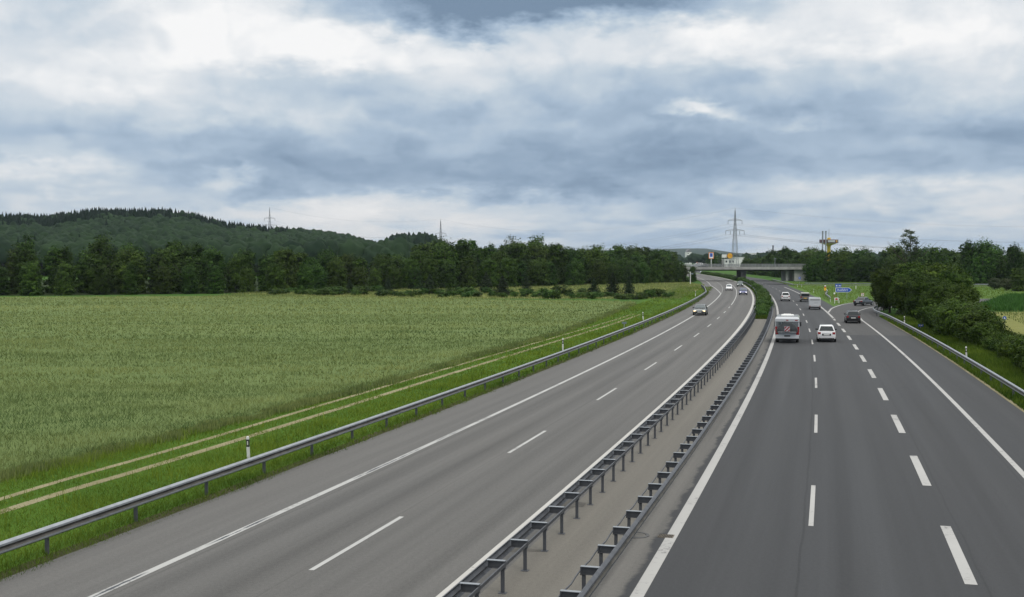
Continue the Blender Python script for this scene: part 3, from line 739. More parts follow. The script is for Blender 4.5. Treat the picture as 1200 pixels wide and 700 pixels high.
# trees beyond the bridge, either side of the motorway and along the horizon
far = []
for i in range(15): far.append((random.uniform(905, 958), random.uniform(455, 640), random.uniform(290, 297)))
for i in range(12): far.append((random.uniform(880, 915), random.uniform(560, 760), random.uniform(298, 302)))
for i in range(8): far.append((random.uniform(893, 916), random.uniform(500, 545), random.uniform(300, 303)))
for i in range(14): far.append((random.uniform(862, 905), random.uniform(575, 640), random.uniform(302.5, 304.5)))
for i in range(6): far.append((random.uniform(836, 850), random.uniform(655, 700), random.uniform(303, 304.5)))
for i in range(17): far.append((random.uniform(815, 880), random.uniform(760, 980), random.uniform(299, 303)))
for i in range(14): far.append((random.uniform(770, 812), random.uniform(440, 620), random.uniform(292, 299)))
for i, (px, D, py) in enumerate(sorted(far)):
    if abs((px - 600) / F_ * D - refX(D)) < 24 and D < 800: px = 600 + (refX(D) + (24 if (px - 600) / F_ * D > refX(D) - 2 else -30)) / D * F_
    if 842 < px < 874 and D < 960: D = 970 + random.uniform(0, 60); py = max(py, 301.5)
    side = 'left of the motorway' if (px - 600) / F_ * D < refX(D) else 'right of the motorway'
    h = max(5.0, H_ + (YH - py) / F_ * D)
    plant(random.choice(['round', 'tall', 'round']), 'broadleaf_tree', (px - 600) / F_ * D, D, h, f'{ORD[i]} tree from the wheat field side among those seen beyond the concrete bridge', 'tree', 'trees beyond the concrete bridge', 1.2)
# small spruces and shrubs in the rough strip past the wheat
for px, yb, yt, lab in [(570, 343, 320, 'small dark spruce beside the first gap in the wood edge shrubs'), (589, 347, 324, 'broad dark spruce standing forward in the shrub strip'), (617, 343, 326, 'small spruce half in front of the grey green willow'), (696, 346, 327, 'dark spruce, first of three together near the shrub strip end'), (718, 345, 321, 'tallest dark spruce, middle of three near the shrub strip end'), (737, 345, 325, 'dark spruce nearest the motorway at the shrub strip end'), (410, 344, 328, 'dark spruce in front of the wood beyond the wheat field'), (504, 345, 322, 'spruce standing alone against the wood before the treetops rise'), (455, 345, 327, 'short spruce in the shrubs beyond the middle of the wheat field')]:
    x, y = G(px, yb); plant('spruce', 'spruce_tree', x, y, (yb - yt) * y / F_ * 1.05, lab, 'tree', 'small spruces in the shrub strip', 1.6)
shr = []
for i in range(78):
    px = 318 + i * 6.1 + random.uniform(-3, 3)
    yb = np.interp(px, [318, 560, 700, 760, 800], [345.5, 349, 351, 351, 347.5]) - random.choice([0, 0.6, 1.5, 3, 5])
    yt = 5.5 + random.uniform(0, 6) * (0.5 + 0.5 * math.sin(px * 0.05)) if px < 770 else random.uniform(4, 7)
    x, y = G(px, yb); shr.append((px, x, y, max(0.8, yt * y / F_)))
for i, (px, x, y, h) in enumerate(shr):
    plant('shrub', 'shrub', x, y, h, f'{ORD[len(shr) - 1 - i]} green shrub from the motorway in the strip along the wheat field end', 'shrub', 'shrubs in the strip past the wheat field', random.uniform(1.3, 1.9))
# the broad bushes and trees on the bank of the slip lane
near = [(1043, 168, 313, 1.0), (1058, 176, 311, 1.05), (1072, 164, 309, 1.05), (1090, 172, 311, 1.0), (1098, 150, 310, 0.95), (1112, 152, 311, 1.0), (1121, 138, 318, 0.9), (1083, 140, 322, 0.95), (1062, 154, 325, 0.95), (1102, 128, 330, 0.95), (1036, 174, 322, 0.75), (1130, 130, 334, 0.8), (1118, 122, 345, 0.9)]
for i, (px, D, py, wd) in enumerate(sorted(near)):
    plant('near', 'broadleaf_tree', (px - 600) / F_ * D, D, H_ + (YH - py) / F_ * D, f'dense dark leafy tree, {ORD[i]} from the exit island, clump behind the guardrail', 'tree', 'trees of the clump behind the slip lane guardrail', wd, i)
bank = []
D = 57.0
while D < 128:
    bank.append((D, 18.3 + random.uniform(-.4, .4), random.uniform(1.7, 2.2) + (1.2 if D > 106 else 0))); bank.append((D + 1.3, 21.2 + random.uniform(-.6, .6), random.uniform(1.6, 2.1) + (1.4 if D > 108 else 0)))
    D += random.uniform(2.7, 3.6)
for i, (D, o_, h) in enumerate(sorted(bank, key=lambda q: -q[0])):
    x, y, _ = P(D, o_); px = 600 + x / y * F_
    ymin = float(np.interp(px, [1090, 1130, 1148, 1160, 1168, 1200, 1300], [335, 342, 350, 370, 381, 385, 396])) + random.uniform(0, 7)
    h = min(h * 1.2, (H_ - (ymin - YH) / F_ * y) * 0.86)
    if h < 0.8: continue
    plant('nearbush', 'bush', x, y, h, f'dark leafy bush, {ORD[i]} after the tall clump along the slip lane bank', 'bush', 'bushes on the slip lane bank', 1.1, i)
for px, D, py, lab in [(1166, 300, 326, 'round grey green bush at the far edge of the maize plot'), (1180, 290, 332, 'lower brownish bush beside the round bush behind the maize plot'), (1194, 285, 314, 'full dark tree closing the maize plot behind the round bush')]:
    plant('pale' if px < 1190 else 'round', 'bush' if px < 1190 else 'broadleaf_tree', (px - 600) / F_ * D, D, max(3.0, H_ + (YH - py) / F_ * D), lab, 'bush' if px < 1190 else 'tree', None, 1.6 if px < 1190 else 1.0)
# shrubs of the planted median
D = 151; i = 0
while D < 640:
    x, y, _ = P(D, -2.1 + random.uniform(-.12, .12))
    if not 418 < D < 440:
        plant('hedge', 'shrub', x, y, random.uniform(1.0, 1.5) * (1 if D < 400 else 1.1), 'green shrub in the planted row along the motorway median', 'shrub', 'shrubs planted along the motorway median', random.uniform(1.0, 1.25))
    D += 1.75 if D < 260 else 3.2; i += 1
# tall weeds on the median ground
n = 26000; D = 150 + 200 * RNG.random(n) ** 1.4; oo = RNG.uniform(-3.6, -0.75, n); x, y = road_xy(D, oo)
blades('weeds', x, y, 0.0, RNG.uniform(0.12, 0.5, n) * np.where(np.abs(oo + 2.1) < 0.8, 1.4, 0.6), 0.06, 0.25 + 0.4 * vnoise(x, y, 3, 21) + RNG.normal(0, .12, n), M['grass'], 0.6)

# ------------------------------------------------------------------ wooded hill
def hill_z(x, y):
    """terrain of the wooded hill, metres"""
    px = 600 + x / y * F_
    crest = np.interp(px, [-200, -60, 0, 60, 110, 200, 235, 265, 300, 350, 400, 440, 470, 520], [258, 254, 252, 254, 247, 247, 254, 262, 266, 270, 275, 287, 294, 302])
    H1 = np.maximum(0, H_ + (YH - crest) / F_ * 1150 - 17)
    f = np.clip((y - 520) / (1150 - 520), 0, 1); f = f * f * (3 - 2 * f)
    return H1 * f
gx = np.linspace(-780, 40, 70); gy = np.concatenate([np.linspace(500, 1180, 40), [1400, 1800]])
XX, YY = np.meshgrid(gx, gy); ZZ = hill_z(XX, YY) - 0.5
ZZ[-1] = -1
V = np.c_[XX.ravel(), YY.ravel(), ZZ.ravel()]; w = len(gx)
Fc = [(i * w + k, i * w + k + 1, (i + 1) * w + k + 1, (i + 1) * w + k) for i in range(len(gy) - 1) for k in range(w - 1)]
o = link('hill', np_mesh('hill', V, Fc, [M['hill']], smooth=True)); o['kind'] = 'structure'
# the forest on it: far off, one mass
def ico(sub):
    bm = bmesh.new(); bmesh.ops.create_icosphere(bm, subdivisions=sub, radius=1.0)
    v = np.array([q.co[:] for q in bm.verts]); f = np.array([[q.index for q in p.verts] for p in bm.faces]); bm.free(); return v, f
def forest(name, pos, leaf, m):
    iv, ifc = ico(3); keep = iv[:, 2] > -0.45
    idx = -np.ones(len(iv), int); idx[keep] = np.arange(keep.sum()); iv = iv[keep]; ifc = ifc[keep[ifc].all(1)]; ifc = idx[ifc]
    k = 9; nr = 8; cv = []; cf = []
    for i in range(nr):
        for j in range(k): cv.append((j * 2 * math.pi / k + (i % 2) * .35, i / (nr - 1)))
    for i in range(nr - 1):
        for j in range(k): a, b_, c, d = i * k + j, i * k + (j + 1) % k, (i + 1) * k + (j + 1) % k, (i + 1) * k + j; cf += [(a, b_, c), (a, c, d)]
    cv = np.array(cv); cf = np.array(cf)
    VV, FF, TT = [], [], []; base = 0
    for (x, y, z, h, w, con, tt) in pos:
        if con:
            n = len(cv); R = (w * (1 - cv[:, 1]) ** 0.9) * RNG.uniform(0.6, 1.15, n) * (1 + .22 * np.where(np.arange(n) // k % 2, 1, -1)) + 0.1
            v = np.c_[x + np.cos(cv[:, 0]) * R, y + np.sin(cv[:, 0]) * R, z + h * (0.15 + 0.85 * cv[:, 1]) + RNG.normal(0, .25, n)]; f = cf
        else:
            q = RNG.uniform(0, 6.28, 3); n = len(iv)
            d = 1 + 0.13 * np.sin(4 * iv[:, 0] + q[0]) * np.cos(4 * iv[:, 1] + q[1]) + 0.10 * np.sin(8 * iv[:, 2] + 6 * iv[:, 0] + q[2]) + RNG.normal(0, 0.055, n)
            v = np.array([x, y, z + h * 0.55]) + iv * np.array([w, w, h * 0.46]) * d[:, None]; f = ifc
        VV.append(v); FF.append(f + base); base += len(v); TT.append(np.clip(tt + RNG.normal(0, 0.10, len(v)), 0, 1))
    o = link(name, np_mesh(name, np.vstack(VV), np.vstack(FF), [m], np.concatenate(TT), smooth=True)); o['kind'] = 'stuff'; return o
pos = []
for _ in range(4300):
    y = random.uniform(540, 1175); x = random.uniform(-0.50, -0.085) * y; px = 600 + x / y * F_
    z = float(hill_z(np.array(x), np.array(y)))
    if z < 0.3 and random.random() < 0.6: continue
    con = (y > 850 + 40 * math.sin(x * .02) and px < 340 and random.random() < 0.95) or random.random() < 0.02
    h = random.uniform(16.5, 20) if con else random.uniform(14, 18)
    pos.append((x, y, z - 1, h, 3.8 if con else random.uniform(5.5, 8.5), con, random.uniform(0.0, 0.16) if con else random.uniform(0.25, 0.8)))
forest('hill_forest', pos, 2.5, M['hill_leaf'])
# second grove beyond the wood
pos = []
for _ in range(190):
    px = random.uniform(448, 530); y = random.uniform(900, 1000); h = np.interp(px, [448, 456, 470, 505, 530], [15, 24, 27, 27, 16]) * random.uniform(.85, 1.03)
    pos.append(((px - 600) / F_ * y, y, 0, h, random.uniform(4, 6), False, random.uniform(0.1, 0.5)))
forest('grove_forest', pos, 1.9, M['hill_leaf'])
# low far wood along the horizon
pos = []
for _ in range(700):
    px = random.uniform(520, 1320); y = random.uniform(1000, 1500)
    if abs((px - 600) / F_ * y - refX(y)) < 30: continue
    pos.append(((px - 600) / F_ * y, y, 0, random.uniform(9, 15), random.uniform(5, 8), False, random.uniform(0.1, 0.6)))
forest('far_forest', pos, 2.3, M['hill_leaf'])
# far blue hills
for (yy, tab) in [(5200, [(-2500, 20), (200, 40), (450, 55), (740, 60), (880, 56), (1010, 34), (1200, 40), (1320, 52), (1450, 30), (2300, 14), (4000, 10)]), (6400, [(-3000, 60), (900, 62), (1300, 46), (1600, 30), (2600, 14), (4500, 10)])]:
    xs_ = np.linspace(tab[0][0], tab[-1][0], 160); hh = np.interp(xs_, *zip(*tab)) + 5 * (vnoise(xs_, xs_ * 0, 260, 31) - .5) + 5 * (vnoise(xs_, xs_ * 0, 60, 32) - .5)
    V = []
    for k, f in [(0, 0.0), (350, .55), (800, 1.0), (1600, .0)]:
        for a, b in zip(xs_, hh): V.append((a, yy - 800 + k, b * f - 1))
    n = len(xs_); Fc = [(i * n + j, i * n + j + 1, (i + 1) * n + j + 1, (i + 1) * n + j) for i in range(3) for j in range(n - 1)]
    o = link('far_hills', np_mesh('far_hills', V, Fc, [M['far_hill']], smooth=True)); o['kind'] = 'structure'

# ------------------------------------------------------------------ guardrails
def rail_mesh(path, side, z_top, m, hgt=0.31, dep=0.08):
    """W-beam swept along a path of (x, y); the waves face the side given (+1 right of travel)"""
    prof = [(0, 0), (0.012, 0.0), (dep, -0.05), (dep, -0.10), (0.012, -0.155), (dep, -0.21), (dep, -0.26), (0.012, -hgt), (0, -hgt), (-0.004, -hgt), (dep - .016, -0.255), (dep - .016, -0.215), (-0.004, -0.155), (dep - .016, -0.095), (dep - .016, -0.055), (-0.004, 0)]
    rings = []
    for i, p in enumerate(path):
        a = Vector(path[max(i - 1, 0)]); b = Vector(path[min(i + 1, len(path) - 1)]); d = (b - a).normalized(); n = Vector((d.y, -d.x)) * side
        rings.append([(p[0] + n.x * u, p[1] + n.y * u, z_top + v) for u, v in prof])
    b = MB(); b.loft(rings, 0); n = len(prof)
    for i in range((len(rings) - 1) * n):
        if i % n in (3, 4): b.m[i] = 1  # valley faces between the two waves get the darker brownish tone
    return b.mesh('rail', [m, M['rail_groove']], 40)

def oriented(mesh_, name, parent, x, y, rz):
    o = link(name, mesh_, parent); o.location = (x, y, 0); o.rotation_euler = (0, 0, rz); return o

pb = MB()                                            # sigma/C section post
pb.box(-0.05, 0.05, -0.004, 0.004, -0.1, 0.70); pb.box(-0.05, -0.043, 0.004, 0.05, -0.1, 0.70); pb.box(0.043, 0.05, 0.004, 0.05, -0.1, 0.70)
post_plain = pb.mesh('post', M['post_steel'])
def verge_rail(name, label, path, posts, side, group=None):
    """path and posts in absolute ground coordinates"""
    root = empty(name, (0, 0, 0), 0, label, 'guardrail', group)
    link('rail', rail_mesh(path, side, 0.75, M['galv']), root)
    jb = MB()
    for i, (x, y, rz) in enumerate(posts):
        oriented(post_plain, 'post', root, x, y, rz)
    return root
Ds = [d for d in steps(12, 330)]
path = [P(d, lp(d) - 0.42 - (0.0 if d < 260 else 0.4))[:2] for d in Ds]
pts = []
D = 14.5
while D < 330: x, y, _ = P(D, lp(D) - 0.53 - (0.0 if D < 260 else 0.4)); pts.append((x, y, heading(D))); D += 3.83
verge_rail('guardrail', 'long galvanised guardrail along the grass verge beside the wheat field', path, pts, 1)
# slip lane guardrail with its curled end
Ds = steps(48, 150); path = [P(d, 14.22 - 0.003 * max(0, d - 60))[:2] for d in Ds] + smooth_path([(49.2, 160), (51.4, 168), (54.5, 176), (58.5, 181.5), (63, 184.5), (70, 187)])
pts = []
D = 49
while D < 172:
    x, y, _ = P(D, 14.34 - 0.003 * max(0, D - 60)) if D < 156 else (np.interp(D, [156, 165, 172], [48.2, 50.9, 53.3]), D, 0)
    pts.append((x, y, heading(D))); D += 3.9
pts += [(57.2, 180.6, -0.9), (61.0, 183.8, -1.0), (65.5, 185.7, -1.2)]
verge_rail('guardrail', 'pale galvanised guardrail curving along the slip lane below the leafy bushes', path, pts, -1)
# guardrail at the nose of the exit island
gp = smooth_path([(59.0, 219), (61.0, 228), (64.5, 243), (68.5, 257), (71.5, 268), (75.5, 285)])
verge_rail('guardrail', 'short curved guardrail on the nose of the green exit island', gp, [(x, y, -0.25) for x, y in gp[::5]], -1)
gp = [(x, y - 3.8) for x, y in conn if 86 < x < 150]
verge_rail('guardrail', 'distant guardrail crossing the green island beside the connecting road', gp, [(x, y - .1, 1.2) for x, y in gp[::2]], -1)
# far side guardrail below the trees past the bridge approach
gp = [P(d, 10.6)[:2] for d in arange(335, 420, 6)]
verge_rail('guardrail', 'far guardrail leading from the island to the bridge abutment', gp, [(x, y, -.2) for x, y in gp], -1)

# the two median barriers: rail on long brackets, post, rear strap
def median_barrier(label, rail_off, side, sag):
    """side: +1 the posts stand right of the rail"""
    root = empty('median_guardrail', (0, 0, 0), 0, label, 'guardrail', 'median barriers')
    Ds = steps(8, 400)
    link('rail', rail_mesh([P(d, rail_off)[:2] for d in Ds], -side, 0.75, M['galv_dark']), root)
    b = MB(); b.box(-0.04, 0.04, -0.004, 0.004, -0.02, 0.66); b.box(-0.04, -0.034, 0.004, 0.05, -0.02, 0.66); b.box(0.034, 0.04, 0.004, 0.05, -0.02, 0.66); b.box(-0.09, 0.09, -0.07, 0.09, -0.01, 0.012)
    pm = b.mesh('post', M['post_steel'])
    b = MB()
    b.box(-0.02, 0.43, -0.055, 0.055, 0.735, 0.747, 1); b.box(0.02, 0.42, -0.007, 0.007, 0.575, 0.735, 0); b.box(0.04, 0.41, -0.05, 0.05, 0.565, 0.575, 0)
    b.box(0.40, 0.43, -0.05, 0.05, 0.55, 0.735, 0)
    if side < 0:
        b.v = [(-x, y, z) for x, y, z in b.v]
    br = b.mesh('bracket', [M['galv_dark'], M['galv']])
    rest_p, rest_b = MB(), MB(); k = 0
    for i in range(0, 190):
        s = 16.0 + i * 1.93
        x, y, _ = P(s, rail_off); rz = heading(s)
        px, py, _ = P(s, rail_off + side * 0.36)
        if k < 100 and s > 14:
            oriented(pm, 'post', root, px, py, rz); oriented(br, 'bracket', root, x, y, rz); k += 1
        else:
            Mx = Matrix.Translation((px, py, 0)) @ Matrix.Rotation(rz, 4, 'Z'); rest_p.box(-0.045, 0.045, -0.03, 0.03, 0, 0.66, 0, Mx)
            Mx = Matrix.Translation((x, y, 0)) @ Matrix.Rotation(rz, 4, 'Z'); rest_b.box(min(0, side * .43), max(0, side * .43), -0.055, 0.055, 0.6, 0.745, 0, Mx)
    for q, nm in ((rest_p, 'post'), (rest_b, 'bracket')):
        o = q.build(nm, M['galv_dark'], root); o['kind'] = 'stuff'
    sb = MB(); pts = []
    for i in range(0, 190 * 4):
        s = 16.0 + i * 1.93 / 4; x, y, _ = P(s, rail_off + side * 0.425)
        pts.append((x, y, 0.66 - sag * (0.5 - 0.5 * math.cos(2 * math.pi * i / 4)) * random.uniform(0.4, 1.2)))
    if sag == 0: pts = pts[::2]
    rings = []
    for i, p in enumerate(pts):
        a = Vector(pts[max(i - 1, 0)]); c = Vector(pts[min(i + 1, len(pts) - 1)]); d = (c - a).normalized(); n = Vector((d.y, -d.x, 0)).normalized()
        wv, wh = (0.016, 0.04) if sag == 0 else (0.012, 0.014)
        rings.append([Vector(p) + n * u + Vector((0, 0, v)) for u, v in ((-wv, -wh), (wv, -wh), (wv, wh), (-wv, wh))])
    sb.loft(rings, 0)
    sb.build('strap', M['galv_dark'], root)
    return root
median_barrier('dark steel median guardrail on tall posts beside the oncoming carriageway', -3.32, 1, 0.0)
median_barrier('dark steel median guardrail with a slack rear cable beside the outgoing carriageway', -0.74, -1, 0.05)

# ------------------------------------------------------------------ delineator posts, gutter fittings
b = MB()
R = lambda z, wx, wy: [(-wx, -wy, z), (wx, -wy, z), (wx * .6, wy, z), (-wx * .6, wy, z)]
b.loft([R(-.05, .06, .05), R(.62, .06, .05)], 0)
b.loft([R(.62, .0605, .0505), R(.65, .0605, .0505), R(.92, .0605, .0505), R(.93, .0605, .0505)], 1, False)
b.loft([R(.93, .06, .05), R(1.02, .058, .045), R(1.06, .03, .02)], 0)
b.box(-0.025, 0.025, -0.056, -0.05, 0.70, 0.86, 2)
dm = b.mesh('delineator_post', [M['white_plastic'], M['black_plastic'], M['reflector']])
def delineator(x, y, rz, label, s=1.0, group='delineator posts along the verges'):
    o = link('delineator_post', dm); o.location = (x, y, 0); o.rotation_euler = (random.uniform(-.04, .04), random.uniform(-.05, .05), rz); o.scale = (s, s, s)
    tag(o, label, 'marker post', group)
for px, lab in [(290, 'white post with black band, nearest on the verge by the wheat field'), (660, 'white post with black band behind the verge guardrail, midway along the wheat field'), (754, 'white post with black band just past the small grey verge sign'), (793, 'white marker post behind the guardrail near the wheat field end'), (815, 'small white marker post near the dirt patch before the bridge')]:
    D = at_px(px, -16.8); x, y, _ = P(D, -16.8); delineator(x, y, heading(D), lab, 0.90 if px < 400 else 1.05)
for px, lab in [(1060.5, 'white marker post by the slip lane guardrail under the tall clump'), (1133.5, 'white marker post by the slip lane guardrail beside the low bushes')]:
    D = at_px(px, 14.9); x, y, _ = P(D, 14.9); delineator(x, y, heading(D), lab, 1.0)
for i, (px, py, lab) in enumerate([(973, 354, 'white marker post at the end of the curved island guardrail'), (978, 355.5, 'white marker post just before the red and white gore sign'), (983.5, 355.5, 'white marker post just behind the red and white gore sign'), (1006, 352.3, 'white marker post on the slip road bend below the curve arrow'), (1023.5, 350.5, 'white marker post on the slip road bend beyond the dark car'), (953.5, 343.5, 'white marker post on the island edge past the box trailer'), (934.5, 337, 'white marker post on the island edge near the bridge, standing lower'), (939.5, 336.5, 'white marker post under the small blue sign near the bridge'), (1003, 339, 'tall white post beside the connecting road past the arrow sign')]):
    x, y = G(px, py); delineator(x, y, -0.3, lab, 0.8 if px != 1003 else 1.5)
# white pole before the bridge
x, y = G(809, 333.5); root = empty('sign_post', (x, y, 0), 0, 'tall white pole with a small backward facing sign before the bridge', 'post')
b = MB(); b.tube([(0, 0, 0), (0, 0, 3.9)], 0.13, 8); b.build('pole', M['white_plastic'], root)
b = MB(); b.box(-0.05, 0.9, -0.03, 0.03, 3.1, 3.5); b.build('sign_panel', M['sign_grey'], root)
# manhole and drain grate beside the outgoing carriageway
x, y = G(745.5, 627.5); b = MB(); b.disc((0, 0, .006), 0.26, 'z', 28, 0.012); o = empty('manhole_cover', (x, y, 0), 0, 'round iron manhole cover in the concrete gutter beside the median guardrail', 'manhole cover')
b.build('lid', mat('lid_iron', (0.11, 0.105, 0.095), 0.8, 0.2, vary=.3), o)
b = MB(); A = []
for k in range(28):
    t = 6.2832 * k / 28; A.append((math.cos(t), math.sin(t)))
b.loft([[(c * r, s * r, z) for c, s in A] for r, z in ((0.275, 0.0), (0.275, 0.02), (0.36, 0.02), (0.36, 0.0))], 0, False); b.build('ring', M['concrete_dark'], o)
for (px, py, a_, b_) in [(668, 591, .42, .16), (612, 645, .5, .05)]:
    x, y = G(px, py); pts = []
    for k in range(26):
        t_ = 6.2832 * k / 26; r_ = 1 + .18 * math.sin(3 * t_ + px) + .1 * math.sin(7 * t_); pts.append((x + a_ * r_ * math.cos(t_), y + b_ * 4 * r_ * math.sin(t_)))
    patch('stain', pts, .004, M['stain'])
x, y = G(787, 629); o = empty('drain_grate', (x, y, 0), heading(32), 'rusty drain grate set across the white edge line', 'drain grate')
b = MB(); b.box(-.36, .06, -.19, .19, 0.0, 0.012); b.build('frame', mat('grate_rust', (0.13, 0.11, 0.085), 0.9, vary=.5, vscale=8), o)
b = MB()
for k in range(9): b.box(-.34 + k * .043, -.32 + k * .043, -.16, .16, 0.012, 0.02)
b.build('slat', mat('grate_slot', (0.02, 0.018, 0.015), 0.9), o)

# ------------------------------------------------------------------ signs
def text_mesh(s, size, m, parent, loc, bold=0.0, name='lettering'):
    cu = bpy.data.curves.new(name, 'FONT'); cu.body = s; cu.size = size; cu.align_x = 'CENTER'; cu.align_y = 'CENTER'; cu.extrude = 0.004; cu.offset = bold
    cu.materials.append(m); tmp = bpy.data.objects.new(name, cu); COL.objects.link(tmp)
    me = bpy.data.meshes.new_from_object(tmp, depsgraph=bpy.context.evaluated_depsgraph_get()); bpy.data.objects.remove(tmp); bpy.data.curves.remove(cu); me.name = name
    o = link(name, me, parent)
    o.location = loc; o.rotation_euler = (math.radians(90), 0, 0); return o
# exit arrow sign: base at the grass behind the gore
D0 = 232.0; K = D0 / F_
def zpx(py, D): return H_ + (YH - py) / F_ * D
def xpx(px, D): return (px - 600) / F_ * D
x0, x1, x2 = [xpx(q, D0) for q in (979.3, 995.2, 998.6)]; zt, zb = zpx(337.3, D0), zpx(342.7, D0); xc = (x0 + x2) / 2
root = empty('exit_sign', (xc, D0, 0), 0, 'blue arrow shaped exit sign with white lettering on the green island', 'road sign')
def arrow(g, y0, y1, m):
    b = MB(); a0, a1, a2 = x0 - xc + g, x1 - xc - g * .3, x2 - xc - g * 1.5; b.prism([(a0, zb + g), (a1, zb + g), (a2, (zt + zb) / 2), (a1, zt - g), (a0, zt - g)], y0, y1); return b
arrow(0, 0, .05, 0).build('border', M['sign_white'], root); arrow(.075, -.02, 0.0, 0).build('panel', M['sign_blue'], root)
text_mesh('Ausfahrt', 0.62, M['sign_white'], root, (-0.28, -.03, (zt + zb) / 2))
for q in (x0 - xc + .5, x1 - xc - .4):
    b = MB(); b.tube([(q, .1, -.05), (q, .1, zt - .1)], .05, 8); b.build('post', M['galv'], root)
za, zc = zpx(333.0, D0), zpx(336.8, D0)
for i, (p0, p1) in enumerate([(979.0, 982.2), (982.7, 986.0)]):
    root = empty('route_sign', (xpx((p0 + p1) / 2, D0), D0 + .02, 0), 0, ['small square blue panel over the blunt end of the exit arrow sign', 'small square blue panel over the lettering of the exit arrow sign'][i], 'road sign', 'blue panels above the exit arrow sign')
    hw = (xpx(p1, D0) - xpx(p0, D0)) / 2
    b = MB(); b.box(-hw, hw, 0, .04, zc, za); b.build('panel', M['sign_blue'], root, bevel=.006)
    b = MB(); zm = (za + zc) / 2
    if i == 0: b.prism([(-.13, zm - .14), (.10, zm - .14), (.13, zm + .02), (0, zm + .14), (-.10, zm + .05)], -.012, -.002)
    else: b.box(-.2, -.04, -.012, -.002, zm - .12, zm + .06); b.box(.0, .2, -.012, -.002, zm - .10, zm + .02)
    b.build('symbol', M['sign_white'], root)
    b = MB(); b.tube([(0, .07, zt - .1), (0, .07, za - .05)], .04, 8); b.build('post', M['galv'], root)
# red and white gore sign
x, y = G(980.3, 355.8); root = empty('gore_sign', (x, y, 0), 0, 'low white sign with a dark red field at the tip of the exit island', 'road sign')
b = MB(); b.box(-.36, .36, 0, .04, .55, 1.0); b.build('panel', M['sign_white'], root, bevel=.006)
b = MB(); b.prism([(-.2, .60), (.16, .60), (.26, .76), (.1, .92), (-.16, .9), (-.26, .74)], -.01, -.002); b.build('field', M['sign_red'], root)
for q in (-.3, .3):
    b = MB(); b.tube([(q, .08, -.05), (q, .08, .95)], .05, 8); b.build('post', M['white_plastic'], root)
x, y = G(977.8, 353.5); root = empty('marker_sign', (x, y, 0), 0, 'pale little sign on a thin reddish post behind the gore sign', 'road sign')
b = MB(); b.tube([(0, .04, -.05), (0, .04, 1.5)], .04, 8); b.build('post', mat('post_red', (.3, .12, .09), .6), root)
b = MB(); b.box(-.14, .14, 0, .03, 1.35, 1.62); b.build('panel', M['sign_white'], root, bevel=.005)
# yellow and red post sign
x, y = G(967, 345.8); root = empty('marker_sign', (x, y, 0), 0, 'narrow yellow and red sign on a post in the island grass', 'road sign')
b = MB(); b.tube([(0, .06, -.05), (0, .06, 2.0)], .05, 8); b.build('post', mat('post_rust', (.22, .10, .06), .6), root)
b = MB(); b.box(-.24, .24, 0, .04, .95, 1.55); b.build('panel', M['sign_yellow'], root, bevel=.006)
b = MB(); b.box(-.2, .2, 0, .04, 1.57, 1.82); b.build('warning_panel', M['sign_red'], root, bevel=.006)
b = MB(); b.box(-.16, .16, 0, .04, 1.84, 2.08); b.build('top_panel', M['sign_white'], root, bevel=.006)
# curve arrow
x, y = G(1010.8, 351.0); root = empty('curve_sign', (x, y, 0), 0, 'square chevron sign with a dark arrow and red rim in front of the trees', 'road sign')
b = MB(); zc = 7.5 - (345.5 - 305) / F_ * y
b.box(-.27, .27, 0, .04, zc - .30, zc + .30); b.build('border', M['sign_red'], root, bevel=.006)
b = MB(); b.box(-.22, .22, -.012, -.001, zc - .25, zc + .25); b.build('panel', M['sign_white'], root)
b = MB(); b.prism([(-.12, zc - .22), (.0, zc - .22), (.17, zc), (.0, zc + .22), (-.12, zc + .22), (.02, zc)], -.02, -.013); b.build('arrow', M['black_plastic'], root)
b = MB(); b.tube([(0, .08, -.05), (0, .08, zc + .2)], .04, 8); b.build('post', M['galv'], root)
# blue distance sign by the bridge
def plate_sign(px, pyb, pyt, wpx, hpx, label, m, mark, round_=False, name='road_sign', mk=None):
    x, y = G(px, pyb); zt = H_ + (YH - pyt) / F_ * y; w = wpx / F_ * y; h = hpx / F_ * y
    root = empty(name, (x, y, 0), 0, label, 'road sign'); b = MB()
    if round_: b.disc((0, 0, zt - h / 2), h / 2, 'y', 28, .04)
    else: b.box(-w / 2, w / 2, -.02, .02, zt - h, zt)
    b.build('panel', m, root, bevel=.005)
    if mark:
        for (a, c, d, e) in mark:
            b = MB(); b.box(a * w, c * w, -.035, -.022, zt - h / 2 + d * h, zt - h / 2 + e * h); b.build('symbol', mk or M['sign_white'], root)
    b = MB(); b.tube([(0, .06, -.05), (0, .06, zt - .05)], .04, 8); b.build('post', M['galv'], root)
    return root
plate_sign(937, 333.5, 324.7, 2.4, 2.6, 'small blue square sign in front of the bridge abutment', M['sign_blue'], [(-.2, .2, -.1, .2)])
plate_sign(1079, 388, 380, 6.0, 3.0, 'small blue rectangular sign by the slip lane guardrail under the clump', M['sign_blue'], [(-.30, -.14, -.2, .25), (-.02, .30, -.2, .2)])
plate_sign(1177, 384.5, 370.8, 4.6, 4.6, 'round blue sign on a post in the dry meadow past the bushes', M['sign_blue'], [(-.14, .0, -.28, .28), (.02, .16, -.3, .05)], True)
root = plate_sign(731.5, 388.5, 377.4, 5.2, 2.4, 'small grey rectangular sign on the verge beside the wheat field', M['sign_grey'], None)
plate_sign(692, 309, 300.5, 7.0, 3.2, 'blue sign half hidden among the trees of the wood', M['sign_blue'], None)
